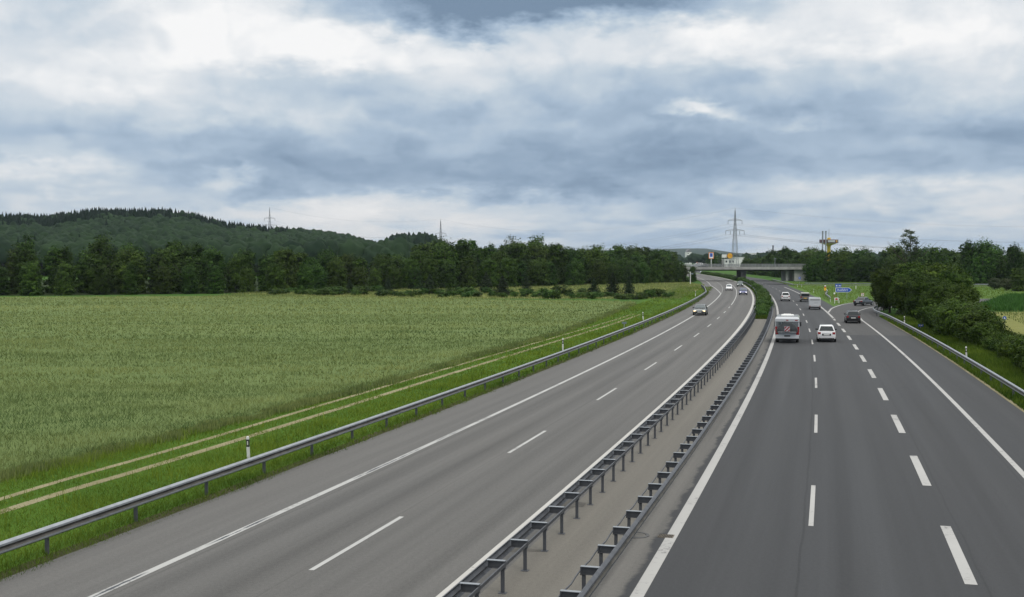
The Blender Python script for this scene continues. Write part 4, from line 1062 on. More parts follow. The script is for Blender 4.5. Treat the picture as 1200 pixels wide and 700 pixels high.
# lamp mast in the wood
D = 392; root = empty('lamp_mast', (xpx(649, D), D - 14, 0), 0, 'pale lamp mast with a sideways head above the wood edge', 'street lamp')
b = MB(); b.tube([(0, 0, 0), (0, 0, zpx(290.5, D))], [.14, .09], 8); b.build('pole', M['galv'], root)
b = MB(); z = zpx(291.5, D); b.tube([(0, 0, z - .2), (2.0, 0, z + .15)], .07, 8); b.build('arm', M['galv'], root)
b = MB(); b.box(1.6, 2.6, -.22, .22, z + .0, z + .75); b.build('lamp_head', M['white_plastic'], root, bevel=.06)
# shop signs behind the bridge
D = 850; root = empty('shop_sign', (xpx(833.3, D), D, 0), 0, 'tall shop sign with an orange frame and blue emblem above the bridge', 'shop sign')
b = MB(); w = 1.8; zt, zb = zpx(296, D), zpx(303.4, D); b.box(-w, w, -.2, .2, zb, zt); b.build('frame', M['sign_orange'], root, bevel=.04)
b = MB(); b.box(-w + .28, w - .4, -.23, -.205, zb + .4, zt - .4); b.build('panel', M['sign_white'], root)
b = MB(); b.box(-.96, .96, -.26, -.235, zb + 1.35, zt - .6); b.build('emblem', M['sign_blue'], root)
b = MB(); b.tube([(0, 0, 0), (0, 0, zb)], .3, 10); b.build('pole', M['white_plastic'], root)
D = 850; root = empty('shop_sign', (xpx(855.2, D), D, 0), 0, 'round yellow shop sign with a red ring above the white building', 'shop sign')
z = zpx(300, D); b = MB(); b.disc((0, 0, z), 1.95, 'y', 32, .4); b.build('rim', M['sign_red'], root)
b = MB(); b.disc((0, -.215, z), 1.82, 'y', 32, .03); b.build('panel', M['sign_yellow'], root)
b = MB(); b.box(-1.13, 1.13, -.26, -.235, z - .30, z + .32); b.build('emblem', M['sign_orange'], root)
b = MB(); b.tube([(0, 0, 0), (0, 0, z - 1.9)], .25, 10); b.build('pole', M['galv'], root)
root = empty('billboard', (xpx(848.9, D), D + 1, 0), 0, 'white rectangular board beside the round yellow shop sign', 'shop sign')
b = MB(); b.box(-1.75, 1.75, -.15, .15, zpx(302.2, D), zpx(298.4, D)); b.build('panel', M['plaster'], root, bevel=.03)
b = MB(); b.tube([(0, .2, 0), (0, .2, zpx(302, D))], .2, 8); b.build('pole', M['galv'], root)
# buildings beyond the bridge
def building(label, pxa, pxb, pyt, pyb, D, depth, wins, flat=True, wallm=None, roofz=0.5):
    xa, xb = xpx(pxa, D), xpx(pxb, D); xc = (xa + xb) / 2; hw = (xb - xa) / 2; zt = zpx(pyt, D); zb = zpx(pyb, D)
    root = empty('building', (xc, D, 0), 0, label, 'building'); b = MB(); b.box(-hw, hw, 0, depth, -0.5, zt); b.build('wall', wallm or M['plaster'], root)
    b = MB()
    if flat: b.box(-hw - .3, hw + .3, -.3, depth + .3, zt + .002, zt + roofz)
    else: b.prism([(-hw - .4, zt + .002), (hw + .4, zt + .002), (0, zt + roofz)], -.3, depth + .3)
    b.build('roof', M['plaster'] if flat else M['roof_grey'], root)
    for (a, c, d, e) in wins:
        z0, z1 = zt - (zt - zb) * e, zt - (zt - zb) * d
        b = MB(); b.box(-hw + 2 * hw * a, -hw + 2 * hw * c, -.12, .02, z0, z1); b.build('window', M['window_dark'], root)
    return root
building('white shop building with square dark windows seen above the bridge railing', 848.8, 861.2, 304.4, 309, 900, 20, [(.1, .27, .25, .75), (.42, .6, .2, .8), (.74, .9, .25, .75)])
building('long low white building behind the white shop building', 861.5, 872, 302.3, 305, 940, 20, [])
building('long pale factory hall on the horizon before the dark chimney', 876.5, 890.5, 297.2, 300, 1500, 30, [(.1, .9, .5, .8)])
building('white block with a stepped roof beside the dark chimney', 891.5, 902.5, 298.6, 302, 1250, 20, [(.08, .3, .4, .7), (.4, .6, .4, .7)], roofz=1.6)
building('pale villa on the far wooded hill above the bridge end', 804.5, 810.5, 295.6, 298, 1700, 16, [(.2, .4, .4, .8)], False, roofz=4.5)
building('small grey roofed house peeping over trees below the yellow tower', 954.5, 959, 294.5, 298, 880, 10, [], False, roofz=2.2)
D = 1500; root = empty('chimney', (xpx(905.6, D), D, 0), 0, 'dark factory chimney standing on the horizon past the bridge', 'chimney')
b = MB(); b.tube([(0, 0, 0), (0, 0, zpx(288.2, D))], [1.1, .85], 12); b.build('shaft', mat('chimney_brick', (.075, .07, .085), .9), root)
b = MB(); b.tube([(0, 0, zpx(288.9, D)), (0, 0, zpx(287.8, D))], 1.15, 12); b.build('collar', M['concrete_dark'], root)
# yellow look-out tower with its banner ring and the two tall masts beside it
D = 900; root = empty('lookout_tower', (xpx(971, D), D, 0), 0, 'yellow round tower with a dark red banner ring above the trees', 'tower')
z = lambda p: zpx(p, D)
def rev(prof, m, nm, par, n=28):
    b = MB(); b.loft([[(r * math.cos(6.28318 * k / n), r * math.sin(6.28318 * k / n), zz) for k in range(n)] for r, zz in prof]); return b.build(nm, m, par, smooth=40)
rev([(1.5, 0), (1.35, z(289.2)), (1.7, z(288)), (4.2, z(286.3)), (6.3, z(285.0))], M['tower_yellow'], 'shaft', root)
rev([(6.6, z(285.0)), (7.1, z(284.7)), (7.1, z(281.2)), (6.8, z(281.0))], M['tower_red'], 'banner', root)
rev([(1.3, z(281.0)), (1.3, z(279.0)), (.9, z(278.8))], M['tower_yellow'], 'cabin', root)
for a0, a1, mm, nm in [(-1.95, -1.15, 'sign_white', 'banner_panel'), (-1.0, -.85, 'tower_yellow', 'banner_panel'), (-.7, -.2, 'sign_white', 'banner_panel')]:
    b = MB(); A = [a0 + (a1 - a0) * k / 8 for k in range(9)]
    b.loft([[(7.14 * math.cos(a), 7.14 * math.sin(a), z(284.2)), (7.18 * math.cos(a), 7.18 * math.sin(a), z(284.2)), (7.18 * math.cos(a), 7.18 * math.sin(a), z(281.8)), (7.14 * math.cos(a), 7.14 * math.sin(a), z(281.8))] for a in A])
    b.build(nm, mat('banner_tone', (.42, .45, .47), .6) if mm == 'sign_white' else M[mm], root)
b = MB(); b.tube([(0, 0, z(278.8)), (0, 0, z(268.5))], .14, 6); b.build('antenna', M['pylon_steel'], root)
for px, lab in [(960.4, 'tall dark mast touching the tower banner, farther from the tower'), (964.1, 'tall pale mast between the dark mast and the yellow tower shaft')]:
    o = empty('mast', (xpx(px, D), D - 8, 0), 0, lab, 'mast', 'tall masts beside the yellow tower')
    b = MB(); b.tube([(0, 0, 0), (0, 0, z(271.4))], [.62, .5], 10); b.build('shaft', M['pylon_steel'] if px < 962 else M['galv'], o)
    b = MB(); b.tube([(0, 0, z(272.4)), (0, 0, z(271.2))], .68, 10); b.build('collar', M['pylon_steel'], o)

# ------------------------------------------------------------------ pylons and power lines
def pylon(px, D, pyt, label, zbase=0.0, arms=((0.30, 5.4, 1), (0.52, 7.0, 2)), rz=0.0, thick=1.0):
    x = xpx(px, D); top = zpx(pyt, D); Ht = top - zbase
    root = empty('power_pylon', (x, D, zbase), rz, label, 'pylon', 'lattice pylons')
    b = MB(); r = 0.09 * thick
    def hw(t): return 1.75 * (1 - t) ** 1.15 + 0.5 * (1 - t) + .12      # half width by height share
    lv = [0, .13, .25, .36, .46, .55, .63, .70, .77, .84, .91, .96]
    for sx, sy in ((-1, -1), (1, -1), (1, 1), (-1, 1)): b.tube([(sx * hw(t), sy * hw(t), Ht * t) for t in lv], r * 1.4, 4)
    for a, c in zip(lv[:-1], lv[1:]):
        ring = ((-1, -1), (1, -1), (1, 1), (-1, 1))
        for k in range(4):
            p, q = ring[k], ring[(k + 1) % 4]
            P0 = (p[0] * hw(a), p[1] * hw(a), Ht * a); P1 = (q[0] * hw(c), q[1] * hw(c), Ht * c); Q0 = (q[0] * hw(a), q[1] * hw(a), Ht * a); Q1 = (p[0] * hw(c), p[1] * hw(c), Ht * c)
            b.tube([P0, P1], r * .7, 4); b.tube([Q0, Q1], r * .7, 4); b.tube([Q1, P1], r * .7, 4)
    b.tube([(0, 0, Ht * .95), (0, 0, Ht)], r * 1.6, 5)
    b.build('lattice', M['pylon_steel'], root)
    ends = []
    for (dn, hl, nn) in arms:
        z0 = Ht * (1 - dn)
        a = MB()
        for s in (-1, 1):
            w0 = hw(1 - dn)
            for sy in (-1, 1):
                a.tube([(s * w0 * .5, sy * w0, z0 + 1.3), (s * hl, 0, z0 + .15)], r, 4); a.tube([(s * w0 * .5, sy * w0, z0), (s * hl, 0, z0)], r, 4)
            for k in range(1, 4):
                f = k / 4; a.tube([(s * hl * f, 0, z0), (s * hl * f, 0, z0 + 1.3 * (1 - f) + .15)], r * .6, 4)
        a.build('crossarm', M['pylon_steel'], root)
        for s in (-1, 1):
            for q in ([1.0] if nn == 1 else [1.0, .5]):
                i_ = MB(); zz = z0 - 2.6
                i_.tube([(s * hl * q, 0, z0), (s * hl * q, 0, zz)], [.12 * thick, .16 * thick], 6); i_.build('insulator', M['wire'], root)
                ca, sa = math.cos(rz), math.sin(rz); ends.append((x + s * hl * q * ca, D + s * hl * q * sa, zbase + zz))
    ends.append((x, D, top)); return ends
main = pylon(861, 850, 244, 'tall lattice pylon standing behind the concrete bridge', 0, ((0.20, 5.2, 1), (0.365, 6.9, 2)), 0.15, 1.1)
p2 = pylon(516.5, 1150, 257, 'grey lattice pylon above the grove beyond the wheat field', 0, ((0.30, 5.4, 1), (0.44, 7.4, 2)), 0.35, 1.1)
p3 = pylon(316.5, 1280, 243, 'lattice pylon on the shoulder of the wooded hill', 18, ((0.26, 5.6, 1), (0.42, 7.4, 2)), 0.35, 1.2)
p4 = [(a + 420, b + 60, c - 3) for a, b, c in main]
p5 = [(a + 300, b - 150, c) for a, b, c in p4]
def wires(label, A, B, sag, r=.034):
    root = empty('power_line', (0, 0, 0), 0, label, 'power line', 'power lines')
    for a, c in zip(A, B):
        b = MB(); a, c = Vector(a), Vector(c)
        b.tube([a.lerp(c, t) - Vector((0, 0, sag * 4 * t * (1 - t))) for t in [k / 24 for k in range(25)]], r, 4); b.build('wire', M['wire'], root)
wires('thin power lines sagging from the bridge pylon over the wood', main, p2, 14)
wires('faint power lines between the two smaller pylons by the hill', p2, p3, 8)
wires('thin power lines running from the bridge pylon past the yellow tower', main, p4, 11)

# ------------------------------------------------------------------ the bridge
DB = 428.0; root = empty('road_bridge', (0, DB, 0), 0.012, 'grey concrete road bridge crossing the motorway on a central pier', 'bridge')
zd = 4.75; xl, xr = 56.0, 112.0
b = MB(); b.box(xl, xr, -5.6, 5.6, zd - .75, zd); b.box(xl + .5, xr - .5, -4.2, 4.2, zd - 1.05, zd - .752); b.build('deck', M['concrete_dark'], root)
for s, nm in ((-1, 'front'), (1, 'rear')):
    b = MB(); y = s * 5.75; b.box(xl, xr, min(y, y + s * .3), max(y, y + s * .3), zd - .62, zd + .32); b.build('parapet', M['concrete'], root)
    b = MB(); yy = s * 5.85
    n = 46
    for k in range(n): xx = xl + .3 + (xr - xl - .6) * k / (n - 1); b.box(xx - .04, xx + .04, yy - .04, yy + .04, zd + .322, zd + 1.35)
    for k in range(3): b.box(xl, xr, yy - .035, yy + .035, zd + .62 + .34 * k, zd + .70 + .34 * k)
    for k in range(n * 7): xx = xl + .3 + (xr - xl - .6) * k / (n * 7 - 1); b.box(xx - .018, xx + .018, yy - .012, yy + .012, zd + .40, zd + 1.28)
    b.build('railing', M['railing'], root)
xp = xpx(869.3, DB)
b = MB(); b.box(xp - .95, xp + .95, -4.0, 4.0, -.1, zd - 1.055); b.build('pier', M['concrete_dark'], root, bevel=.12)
xa = xpx(919, DB); xb = xpx(928, DB); xc = xpx(941, DB)
b = MB(); b.box(xa, xa + .65, -3.6, 3.6, -.1, zd - 1.055); b.build('pier', M['concrete_light'], root, bevel=.05)
b = MB(); b.box(xb, xb + 1.1, -4.8, 5.2, -.1, zd - .755); b.box(xb + 1.1, xc + 2, -4.7, -4.2, -.1, zd - .755); b.build('abutment', M['concrete_light'], root)
xa = xpx(811, DB)
b = MB(); b.box(xa - 6, xa - 3.2, -4.8, 5.2, -.1, zd - .755); b.build('abutment', M['concrete'], root)
# road embankments carrying the side road to the bridge
for nm, xs_ in (('embankment', (xr - .5, xr + 60)), ('embankment', (xl - 70, xl + 4))):
    b = MB(); b.prism([(xs_[0], -.5), (xs_[1], -.5), (xs_[1], zd - .3), (xs_[0], zd - .3)], DB - 5, DB + 6); b.loft([[(xs_[0], DB - 13, -.5), (xs_[1], DB - 13, -.5), (xs_[1], DB - 5.01, -.5), (xs_[0], DB - 5.01, -.5)], [(xs_[0], DB - 5.2, zd - .35), (xs_[1], DB - 5.2, zd - .35), (xs_[1], DB - 5.01, zd - .35), (xs_[0], DB - 5.01, zd - .35)]])
    o = b.build(nm, M['wood_floor']); o['kind'] = 'structure'
for px, lab in [(911.7, 'thin pale mast on the bridge near the abutment trees')]:
    o = empty('lamp_post', (xpx(px, DB), DB + 5.2, zd), 0, lab, 'lamp post'); b = MB(); b.tube([(0, 0, 0), (0, 0, 3.3)], .09, 8); b.build('pole', M['galv'], o)
    b = MB(); b.box(-.15, .35, -.12, .12, 3.3, 3.45); b.build('lamp_head', M['galv'], o, bevel=.03)
o = empty('warning_sign', (xpx(820, DB), DB + 6.5, zd), 0, 'small orange sign behind the bridge railing near the parked looking car', 'road sign')
b = MB(); b.tube([(0, 0, 0), (0, 0, 2.0)], .05, 6); b.build('post', M['galv'], o)
b = MB(); b.prism([(-.5, 1.25), (.5, 1.25), (0, 2.1)], -.03, .03); b.build('panel', M['sign_orange'], o)

# ------------------------------------------------------------------ vehicles
PAINT = {}
def paint(name, c, metal=0.0, rough=0.3):
    if name not in PAINT: PAINT[name] = mat('paint_' + name, c, rough, metal, coat=0.7, vary=0.04, vscale=2)
    return PAINT[name]
def wheels(root, hw, ys, r, w=.2):
    for y in ys:
        for s in (-1, 1):
            o = empty('wheel', (s * (hw - w / 2 + .01), y, r)); o.parent = root
            b = MB(); b.disc((0, 0, 0), r, 'x', 24, w); b.build('tyre', M['rubber'], o, smooth=40, bevel=.02)
            b = MB(); b.disc((s * (w / 2 + .004), 0, 0), r * .64, 'x', 20, .02); b.disc((s * (w / 2 + .016), 0, 0), r * .16, 'x', 12, .012); b.build('rim', M['rim'], o)
def car(label, x, y, rz, col, L=4.4, W=1.76, H=1.45, style='sedan', front=False, lit=None, cat='car', roofcol=None, name='car', plate=True, zg=0.0, sc_=1.0):
    root = empty(name, (x, y, zg), rz, label, cat); root.scale = (sc_,) * 3
    hw = W / 2; h2 = L / 2; pm = col
    S = {'sedan': [(-1.0, .78, .40, .80), (-.97, .90, .30, .92), (-.80, .97, .23, .99), (-.45, 1.0, .22, 1.0), (0, 1.0, .22, .99), (.38, 1.0, .22, .97), (.70, .97, .22, .88), (.92, .90, .24, .76), (1.0, .76, .36, .62)],
         'hatch': [(-1.0, .82, .36, .86), (-.975, .93, .28, 1.0), (-.85, .98, .23, 1.03), (-.45, 1.0, .22, 1.02), (0, 1.0, .22, 1.0), (.45, 1.0, .22, .98), (.75, .97, .22, .90), (.93, .90, .24, .78), (1.0, .76, .36, .64)]}
    base = S['sedan' if style == 'sedan' else 'hatch']; beltk = 0.66 * H
    rings = []
    for (f, kx, zb, zt) in base:
        yv = f * h2; w = hw * kx; zt = zt * beltk; zb = zb if zb < .3 else zb
        half = [(.0, zb), (.75 * w, zb), (.94 * w, zb + .05), (w * .985, zb + (zt - zb) * .3), (w, zb + (zt - zb) * .55), (w * .985, zb + (zt - zb) * .8), (w * .93, zt - .015), (w * .80, zt), (0, zt + .012)]
        rings.append([Vector((u, yv, v)) for u, v in half] + [Vector((-u, yv, v)) for u, v in half[-2:0:-1]])
    b = MB(); b.loft(rings)
    # greenhouse
    if style == 'sedan': yb, yf, rb, rf = -.70, .44, -.36, .14
    elif style == 'estate': yb, yf, rb, rf = -.95, .46, -.80, .16
    elif style == 'suv': yb, yf, rb, rf = -.95, .48, -.84, .18
    else: yb, yf, rb, rf = -.93, .50, -.70, .18
    yb, yf, rb, rf = [q * h2 for q in (yb, yf, rb, rf)]
    zb = beltk * .985; wb = hw * .905; wr = hw * .70; zr = H
    def gring(t, inset=0.0, up=0.0):
        ya, yc = yb + (rb - yb) * t, yf + (rf - yf) * t; w = wb + (wr - wb) * t; z = zb + (zr - .055 - zb) * t
        return [Vector((-w + .06, ya, z)), Vector((-w, ya + .10, z)), Vector((-w, yc - .16, z)), Vector((-w + .10, yc, z)), Vector((w - .10, yc, z)), Vector((w, yc - .16, z)), Vector((w, ya + .10, z)), Vector((w - .06, ya, z))]
    top = [Vector((p.x * .86, (p.y - (rb + rf) / 2) * .9 + (rb + rf) / 2, zr)) for p in gring(1.0)]
    b.loft([gring(0.0) if False else [p - Vector((0, 0, .06)) for p in gring(0.0)], gring(0.5), gring(1.0), top])
    b.build('body', pm, root, smooth=38)
    def pane(nm, pts, m):
        q = MB(); c = sum(pts, Vector()) / len(pts); n = (pts[1] - pts[0]).cross(pts[2] - pts[0]).normalized(); ctr = Vector((0, (rb + rf) / 2, (zb + zr) / 2))
        if n.dot(c - ctr) < 0: n = -n
        q.loft([[p + n * .002 for p in pts], [p + n * .012 for p in pts]]); return q.build(nm, m, root)
    g0, g1 = gring(.07), gring(.93)
    ins = lambda a, c, k: a + (c - a) * k
    pane('rear_window', [ins(g0[0], g0[7], .03), ins(g0[7], g0[0], .03), ins(g1[7], g1[0], .04), ins(g1[0], g1[7], .04)], M['glass'])
    pane('windscreen', [ins(g0[3], g0[4], .02), ins(g0[4], g0[3], .02), ins(g1[4], g1[3], .03), ins(g1[3], g1[4], .03)], M['glass_light'])
    for (i0, i1) in ((1, 2), (6, 5)):
        A0, A1_, B0, B1 = g0[i0], g0[i1], g1[i0], g1[i1]
        for f0, f1 in ((.04, .34), (.38, .64), (.68, .95)):
            pane('side_window', [ins(A0, A1_, f0), ins(A0, A1_, f1), ins(B0, B1, f1), ins(B0, B1, f0)], M['glass'])
    zl = beltk * .80
    ry = -h2
    for s in (-1, 1):
        q = MB(); hh = .17 if style in ('hatch', 'suv', 'estate') else .13
        q.box(min(s * hw * .60, s * hw * .90), max(s * hw * .60, s * hw * .90), ry - .005, ry + .16, zl - hh / 2, zl + hh / 2 + .04); q.build('tail_light', M['lamp_red'], root, bevel=.02)
        q = MB(); q.box(min(s * hw * .50, s * hw * .84), max(s * hw * .50, s * hw * .84), h2 - .16, h2 - .02, .54, .68); q.build('headlight', lit or M['lamp_clear'], root, bevel=.025)
        q = MB(); q.box(min(s * hw * .88, s * hw * 1.13), max(s * hw * .88, s * hw * 1.13), yf - .42, yf - .28, zb - .02, zb + .12); q.build('mirror', M['black_plastic'], root, bevel=.03)
        for yy in (h2 * .64, -h2 * .60):
            q = MB(); q.disc((s * (hw * .988), yy, .31), .37, 'x', 24, .03); q.build('wheel_arch', M['black_plastic'], root)
    if plate:
        q = MB(); q.box(-.40, .40, ry - .016, ry + .05, zl - .20, zl - .02); q.build('plate_recess', M['black_plastic'], root, bevel=.01)
        q = MB(); q.box(-.26, .26, ry - .028, ry - .018, zl - .165, zl - .055); q.build('number_plate', M['plate'], root)
    q = MB(); q.box(-hw * .80, hw * .80, ry + .0, ry + .3, .24, .42); q.build('rear_bumper', M['black_plastic'], root, bevel=.03)
    q = MB(); q.box(-hw * .62, hw * .62, h2 - .14, h2 + .006, .30, .50); q.build('grille', M['black_plastic'], root, bevel=.03)
    q = MB(); q.box(-.26, .26, h2 - .02, h2 + .022, .42, .52); q.build('number_plate', M['plate'], root)
    wheels(root, hw, (h2 * .64, -h2 * .60), .31)
    return root
def on_road(px, pyb, ahead=0.0):
    x, y = G(px, pyb); a = heading(y); return x - math.sin(a) * ahead, y + math.cos(a) * ahead, a
W_ = paint('white', (.72, .72, .72)); GR = paint('grey', (.10, .115, .115), .4); BK = paint('black', (.012, .013, .016)); BL = paint('blue', (.05, .06, .20), .3); DG = paint('green', (.04, .07, .065), .4); NV = paint('navy', (.018, .026, .034), .3); SV = paint('silver', (.45, .47, .48), .5)
x, y, rz = on_road(819.5, 370.0, 2.3); car('dark grey saloon with lit headlights driving nearest on the oncoming carriageway', x, y, rz + math.pi, GR, 4.6, 1.8, 1.45, 'sedan', lit=M['lamp_lit'])
x, y, rz = on_road(854.3, 340.8, 2.1); car('white car approaching in the outer oncoming lane before the bridge', x, y, rz + math.pi, W_, 4.3, 1.62, 1.5, 'hatch', lit=M['lamp_clear'])
x, y, rz = on_road(871, 346.0, 2.2); car('blue car with bright headlights approaching beside the median shrubs', x, y, rz + math.pi, BL, 4.4, 1.72, 1.45, 'sedan', lit=M['lamp_lit_white'])
x, y, rz = on_road(867.4, 336.2, 2.2); car('dark green car approaching just this side of the bridge', x, y, rz + math.pi, DG, 4.4, 1.75, 1.5, 'hatch', lit=M['lamp_lit_white'])
x, y, rz = on_road(822.3, 321.3); car('small grey car far off on the motorway beyond the bridge', x, y, rz + math.pi, SV, 4.4, 1.9, 1.6, 'hatch')
x, y, rz = on_road(968.6, 401.3, 2.05); car('white hatchback with red tail lights driving in the middle outgoing lane', x, y, rz, W_, 4.1, 1.70, 1.52, 'hatch')
x, y, rz = on_road(920.6, 353.2, 2.2); car('white sport utility car driving ahead in the fast outgoing lane', x, y, rz, W_, 4.4, 1.62, 1.62, 'suv')
x, y, rz = on_road(1000, 379.3, 2.2); car('black estate car with red tail lights leaving in the slip lane', x, y, rz, BK, 4.4, 1.72, 1.46, 'estate')
x, y = G(1015.3, 358.6); car('dark navy saloon turning away on the exit slip road', x, y + 1.6, -0.72, NV, 4.5, 1.72, 1.42, 'sedan')
x = xpx(815.5, DB); car('pale grey car crossing the bridge behind its railing', x, DB - 2.5, math.radians(90), SV, 4.5, 1.8, 1.75, 'estate', zg=zd)
x = xpx(821.5, DB); car('dark car following the pale grey car across the bridge', x, DB - 2.5, math.radians(90), GR, 4.2, 1.8, 1.6, 'hatch', zg=zd)

# motorhome seen from behind, bicycle rack under a dark cover with a red and white warning board
x, y, rz = on_road(922.4, 402.3, 3.0); root = empty('motorhome', (x, y, 0), rz, 'white motorhome with a covered rear rack and striped warning board', 'motorhome')
hw = 1.07; MH = 2.36; wm = paint('camper_white', (.50, .52, .54), 0, .4)
b = MB(); b.box(-hw, hw, -3.0, 1.6, .62, MH - .28); b.build('body', wm, root, bevel=.07)
b = MB(); b.loft([[(-hw, -3.06, MH - .42), (hw, -3.06, MH - .42), (hw, 2.3, MH - .55), (-hw, 2.3, MH - .55)], [(-hw, -3.08, MH - .16), (hw, -3.08, MH - .16), (hw, 2.7, MH - .16), (-hw, 2.7, MH - .16)], [(-hw + .12, -2.9, MH), (hw - .12, -2.9, MH), (hw - .12, 2.4, MH), (-hw + .12, 2.4, MH)]]); b.build('roof', wm, root, smooth=30)
b = MB(); b.loft([[(-.98, 1.58, .45), (.98, 1.58, .45), (.98, 1.58, 2.0), (-.98, 1.58, 2.0)], [(-.98, 2.4, .45), (.98, 2.4, .45), (.9, 2.3, 1.95), (-.9, 2.3, 1.95)], [(-.92, 3.1, .45), (.92, 3.1, .45), (.85, 3.0, 1.1), (-.85, 3.0, 1.1)]]); b.build('cab', wm, root, smooth=30)
b = MB(); b.prism([(-.78, 1.98), (.78, 1.98), (.7, 1.25), (-.7, 1.25)], 2.66, 2.70); b.build('windscreen', M['glass'], root)
b = MB(); b.box(-.98, .98, -3.03, -3.004, 1.12, 1.94); b.build('rear_panel', mat('camper_grey', (.12, .135, .145), .45, vary=.2), root)
b = MB(); b.box(-.78, -.35, -3.05, -3.032, 1.66, 1.90); b.build('rear_window', M['glass_light'], root)
for s in (-1, 1):
    b = MB(); b.box(min(s * .78, s * 1.05), max(s * .78, s * 1.05), -3.05, -2.9, .78, 1.02); b.box(min(s * .9, s * 1.06), max(s * .9, s * 1.06), -3.05, -2.9, 1.02, 1.5); b.build('tail_light', M['lamp_red'], root, bevel=.015)
    b = MB(); b.box(min(s * .68, s * .92), max(s * .68, s * .92), -3.075, -3.055, MH - .33, MH - .24) if s > 0 else b.box(-.1, .1, -3.075, -3.055, MH - .33, MH - .24); b.build('marker_lamp', M['lamp_red'], root)
b = MB(); b.box(-1.03, 1.03, -3.12, -2.95, .42, .74); b.build('bumper', M['paintless'] if 'paintless' in M else wm, root, bevel=.03)
b = MB(); b.box(-.95, .95, -3.0, -2.5, .30, .415); b.build('under_tray', M['black_plastic'], root)
b = MB(); b.box(-.26, .26, -3.145, -3.121, .60, .72); b.build('number_plate', M['black_plastic'], root)
# the rack: frame, cover over the bicycles, board
rk = MB()
for s in (-1, 1):
    rk.tube([(s * .5, -3.04, .95), (s * .5, -3.42, 1.0), (s * .5, -3.40, 1.1)], .02, 6); rk.tube([(s * .5, -3.04, 1.95), (s * .5, -3.2, 1.97), (s * .5, -3.04, 1.0)], .02, 6)
rk.tube([(-.8, -3.4, 1.02), (.8, -3.4, 1.02)], .025, 6); rk.build('rack', M['galv'], root)
cv = MB(); prof = [(-.90, 1.0), (.90, 1.0), (.94, 1.25), (.72, 1.62), (.42, 1.82), (.34, 1.96), (-.28, 1.97), (-.40, 1.80), (-.74, 1.58), (-.95, 1.22)]
cv.loft([[Vector((u * k, yy, 1.5 + (v - 1.5) * k2)) for u, v in prof] for yy, k, k2 in ((-3.06, 1.0, 1.0), (-3.25, 1.0, 1.0), (-3.40, .94, .96), (-3.44, .6, .6))]); cvo = cv.build('cover', mat('tarpaulin', (.045, .052, .055), .55, vary=.5, vscale=3), root, smooth=50)
wb = MB(); wb.box(-.24, .24, -3.475, -3.45, 1.08, 1.54); wo = wb.build('warning_board', mat('board_white', (0.42, 0.42, 0.43), .5), root)
st = MB()
for k in range(4):
    c0 = -.58 + k * .30; poly = []
    lo, hi = -.225, .225
    pts_ = [(c0, 1.10), (c0 + .16, 1.10), (c0 + .16 + .42, 1.52), (c0 + .42, 1.52)]
    # clip to the board
    def clip(poly, ax, val, sign):
        out = []
        for i in range(len(poly)):
            p, q = poly[i], poly[(i + 1) % len(poly)]; ip = sign * (p[ax] - val) >= 0; iq = sign * (q[ax] - val) >= 0
            if ip: out.append(p)
            if ip != iq:
                t = (val - p[ax]) / (q[ax] - p[ax]); out.append((p[0] + (q[0] - p[0]) * t, p[1] + (q[1] - p[1]) * t))
        return out
    pts_ = clip(clip(pts_, 0, lo, 1), 0, hi, -1)
    if len(pts_) > 2: st.prism(pts_, -3.482, -3.477)
st.build('stripes', mat('stripe_red', (0.26, 0.02, 0.03), .5), wo)
b = MB(); b.box(-.55, .55, -1.8, -.6, MH + .002, MH + .16); b.box(-.4, .3, .3, 1.1, MH + .002, MH + .12); b.build('roof_box', M['plaster'], root, bevel=.04)
wheels(root, 1.0, (-1.7, 2.15), .35, .24)
for s in (-1, 1):
    b = MB(); b.box(min(s * hw, s * (hw + .012)), max(s * hw, s * (hw + .012)), -1.6, -.4, 1.45, 2.0); b.build('side_window', M['glass'], root)
    b = MB(); b.box(min(s * 1.0, s * 1.24), max(s * 1.0, s * 1.24), 2.35, 2.5, 1.25, 1.65); b.build('mirror', M['black_plastic'], root, bevel=.03)

# white box trailer and the grey van towing ahead of it
x, y, rz = on_road(955.0, 363.0, 2.0); root = empty('caravan', (x, y, 0), rz, 'small white box caravan driving in the middle lane before the exit', 'caravan')
b = MB(); b.box(-.86, .86, -2.0, 1.9, .42, 1.72); b.build('body', wm, root, bevel=.07)
b = MB(); b.box(-.80, .80, -1.9, 1.8, 1.72, 1.80); b.build('roof', wm, root, bevel=.03)
b = MB(); b.box(-.70, .70, -2.02, -2.003, 1.42, 1.55); b.build('rear_window', M['roof_grey'], root)
b = MB(); b.box(-.15, .5, -2.015, -2.003, 1.02, 1.06); b.build('grab_handle', M['galv'], root)
for s in (-1, 1):
    b = MB(); b.box(min(s * .66, s * .82), max(s * .66, s * .82), -2.02, -1.98, .46, .58); b.build('tail_light', M['lamp_red'], root)
b = MB(); b.box(-.84, .84, -1.98, 1.7, .24, .415); b.build('chassis', M['black_plastic'], root)
b = MB(); b.box(-.24, .24, -2.02, -2.003, .66, .76); b.build('number_plate', M['plate'], root)
wheels(root, .86, (-.3,), .30)
x, y, rz = on_road(943.6, 354.0, 2.3); root = empty('van', (x, y, 0), rz, 'grey van with a pale roof driving ahead of the small white caravan', 'van')
vg = paint('van_grey', (.17, .165, .155), .2); hw = .83
b = MB(); b.loft([[(-hw, yy, .35), (hw, yy, .35), (hw, yy, 1.05), (hw * .88, yy, zt), (-hw * .88, yy, zt), (-hw, yy, 1.05)] for yy, zt in ((-2.3, 1.50), (-2.22, 1.56), (1.0, 1.56), (1.75, 1.05), (2.35, .95))]); b.build('body', vg, root, smooth=30)
b = MB(); b.box(-hw * .84, hw * .84, -2.2, .95, 1.562, 1.62); b.build('roof', M['concrete_light'], root, bevel=.02)
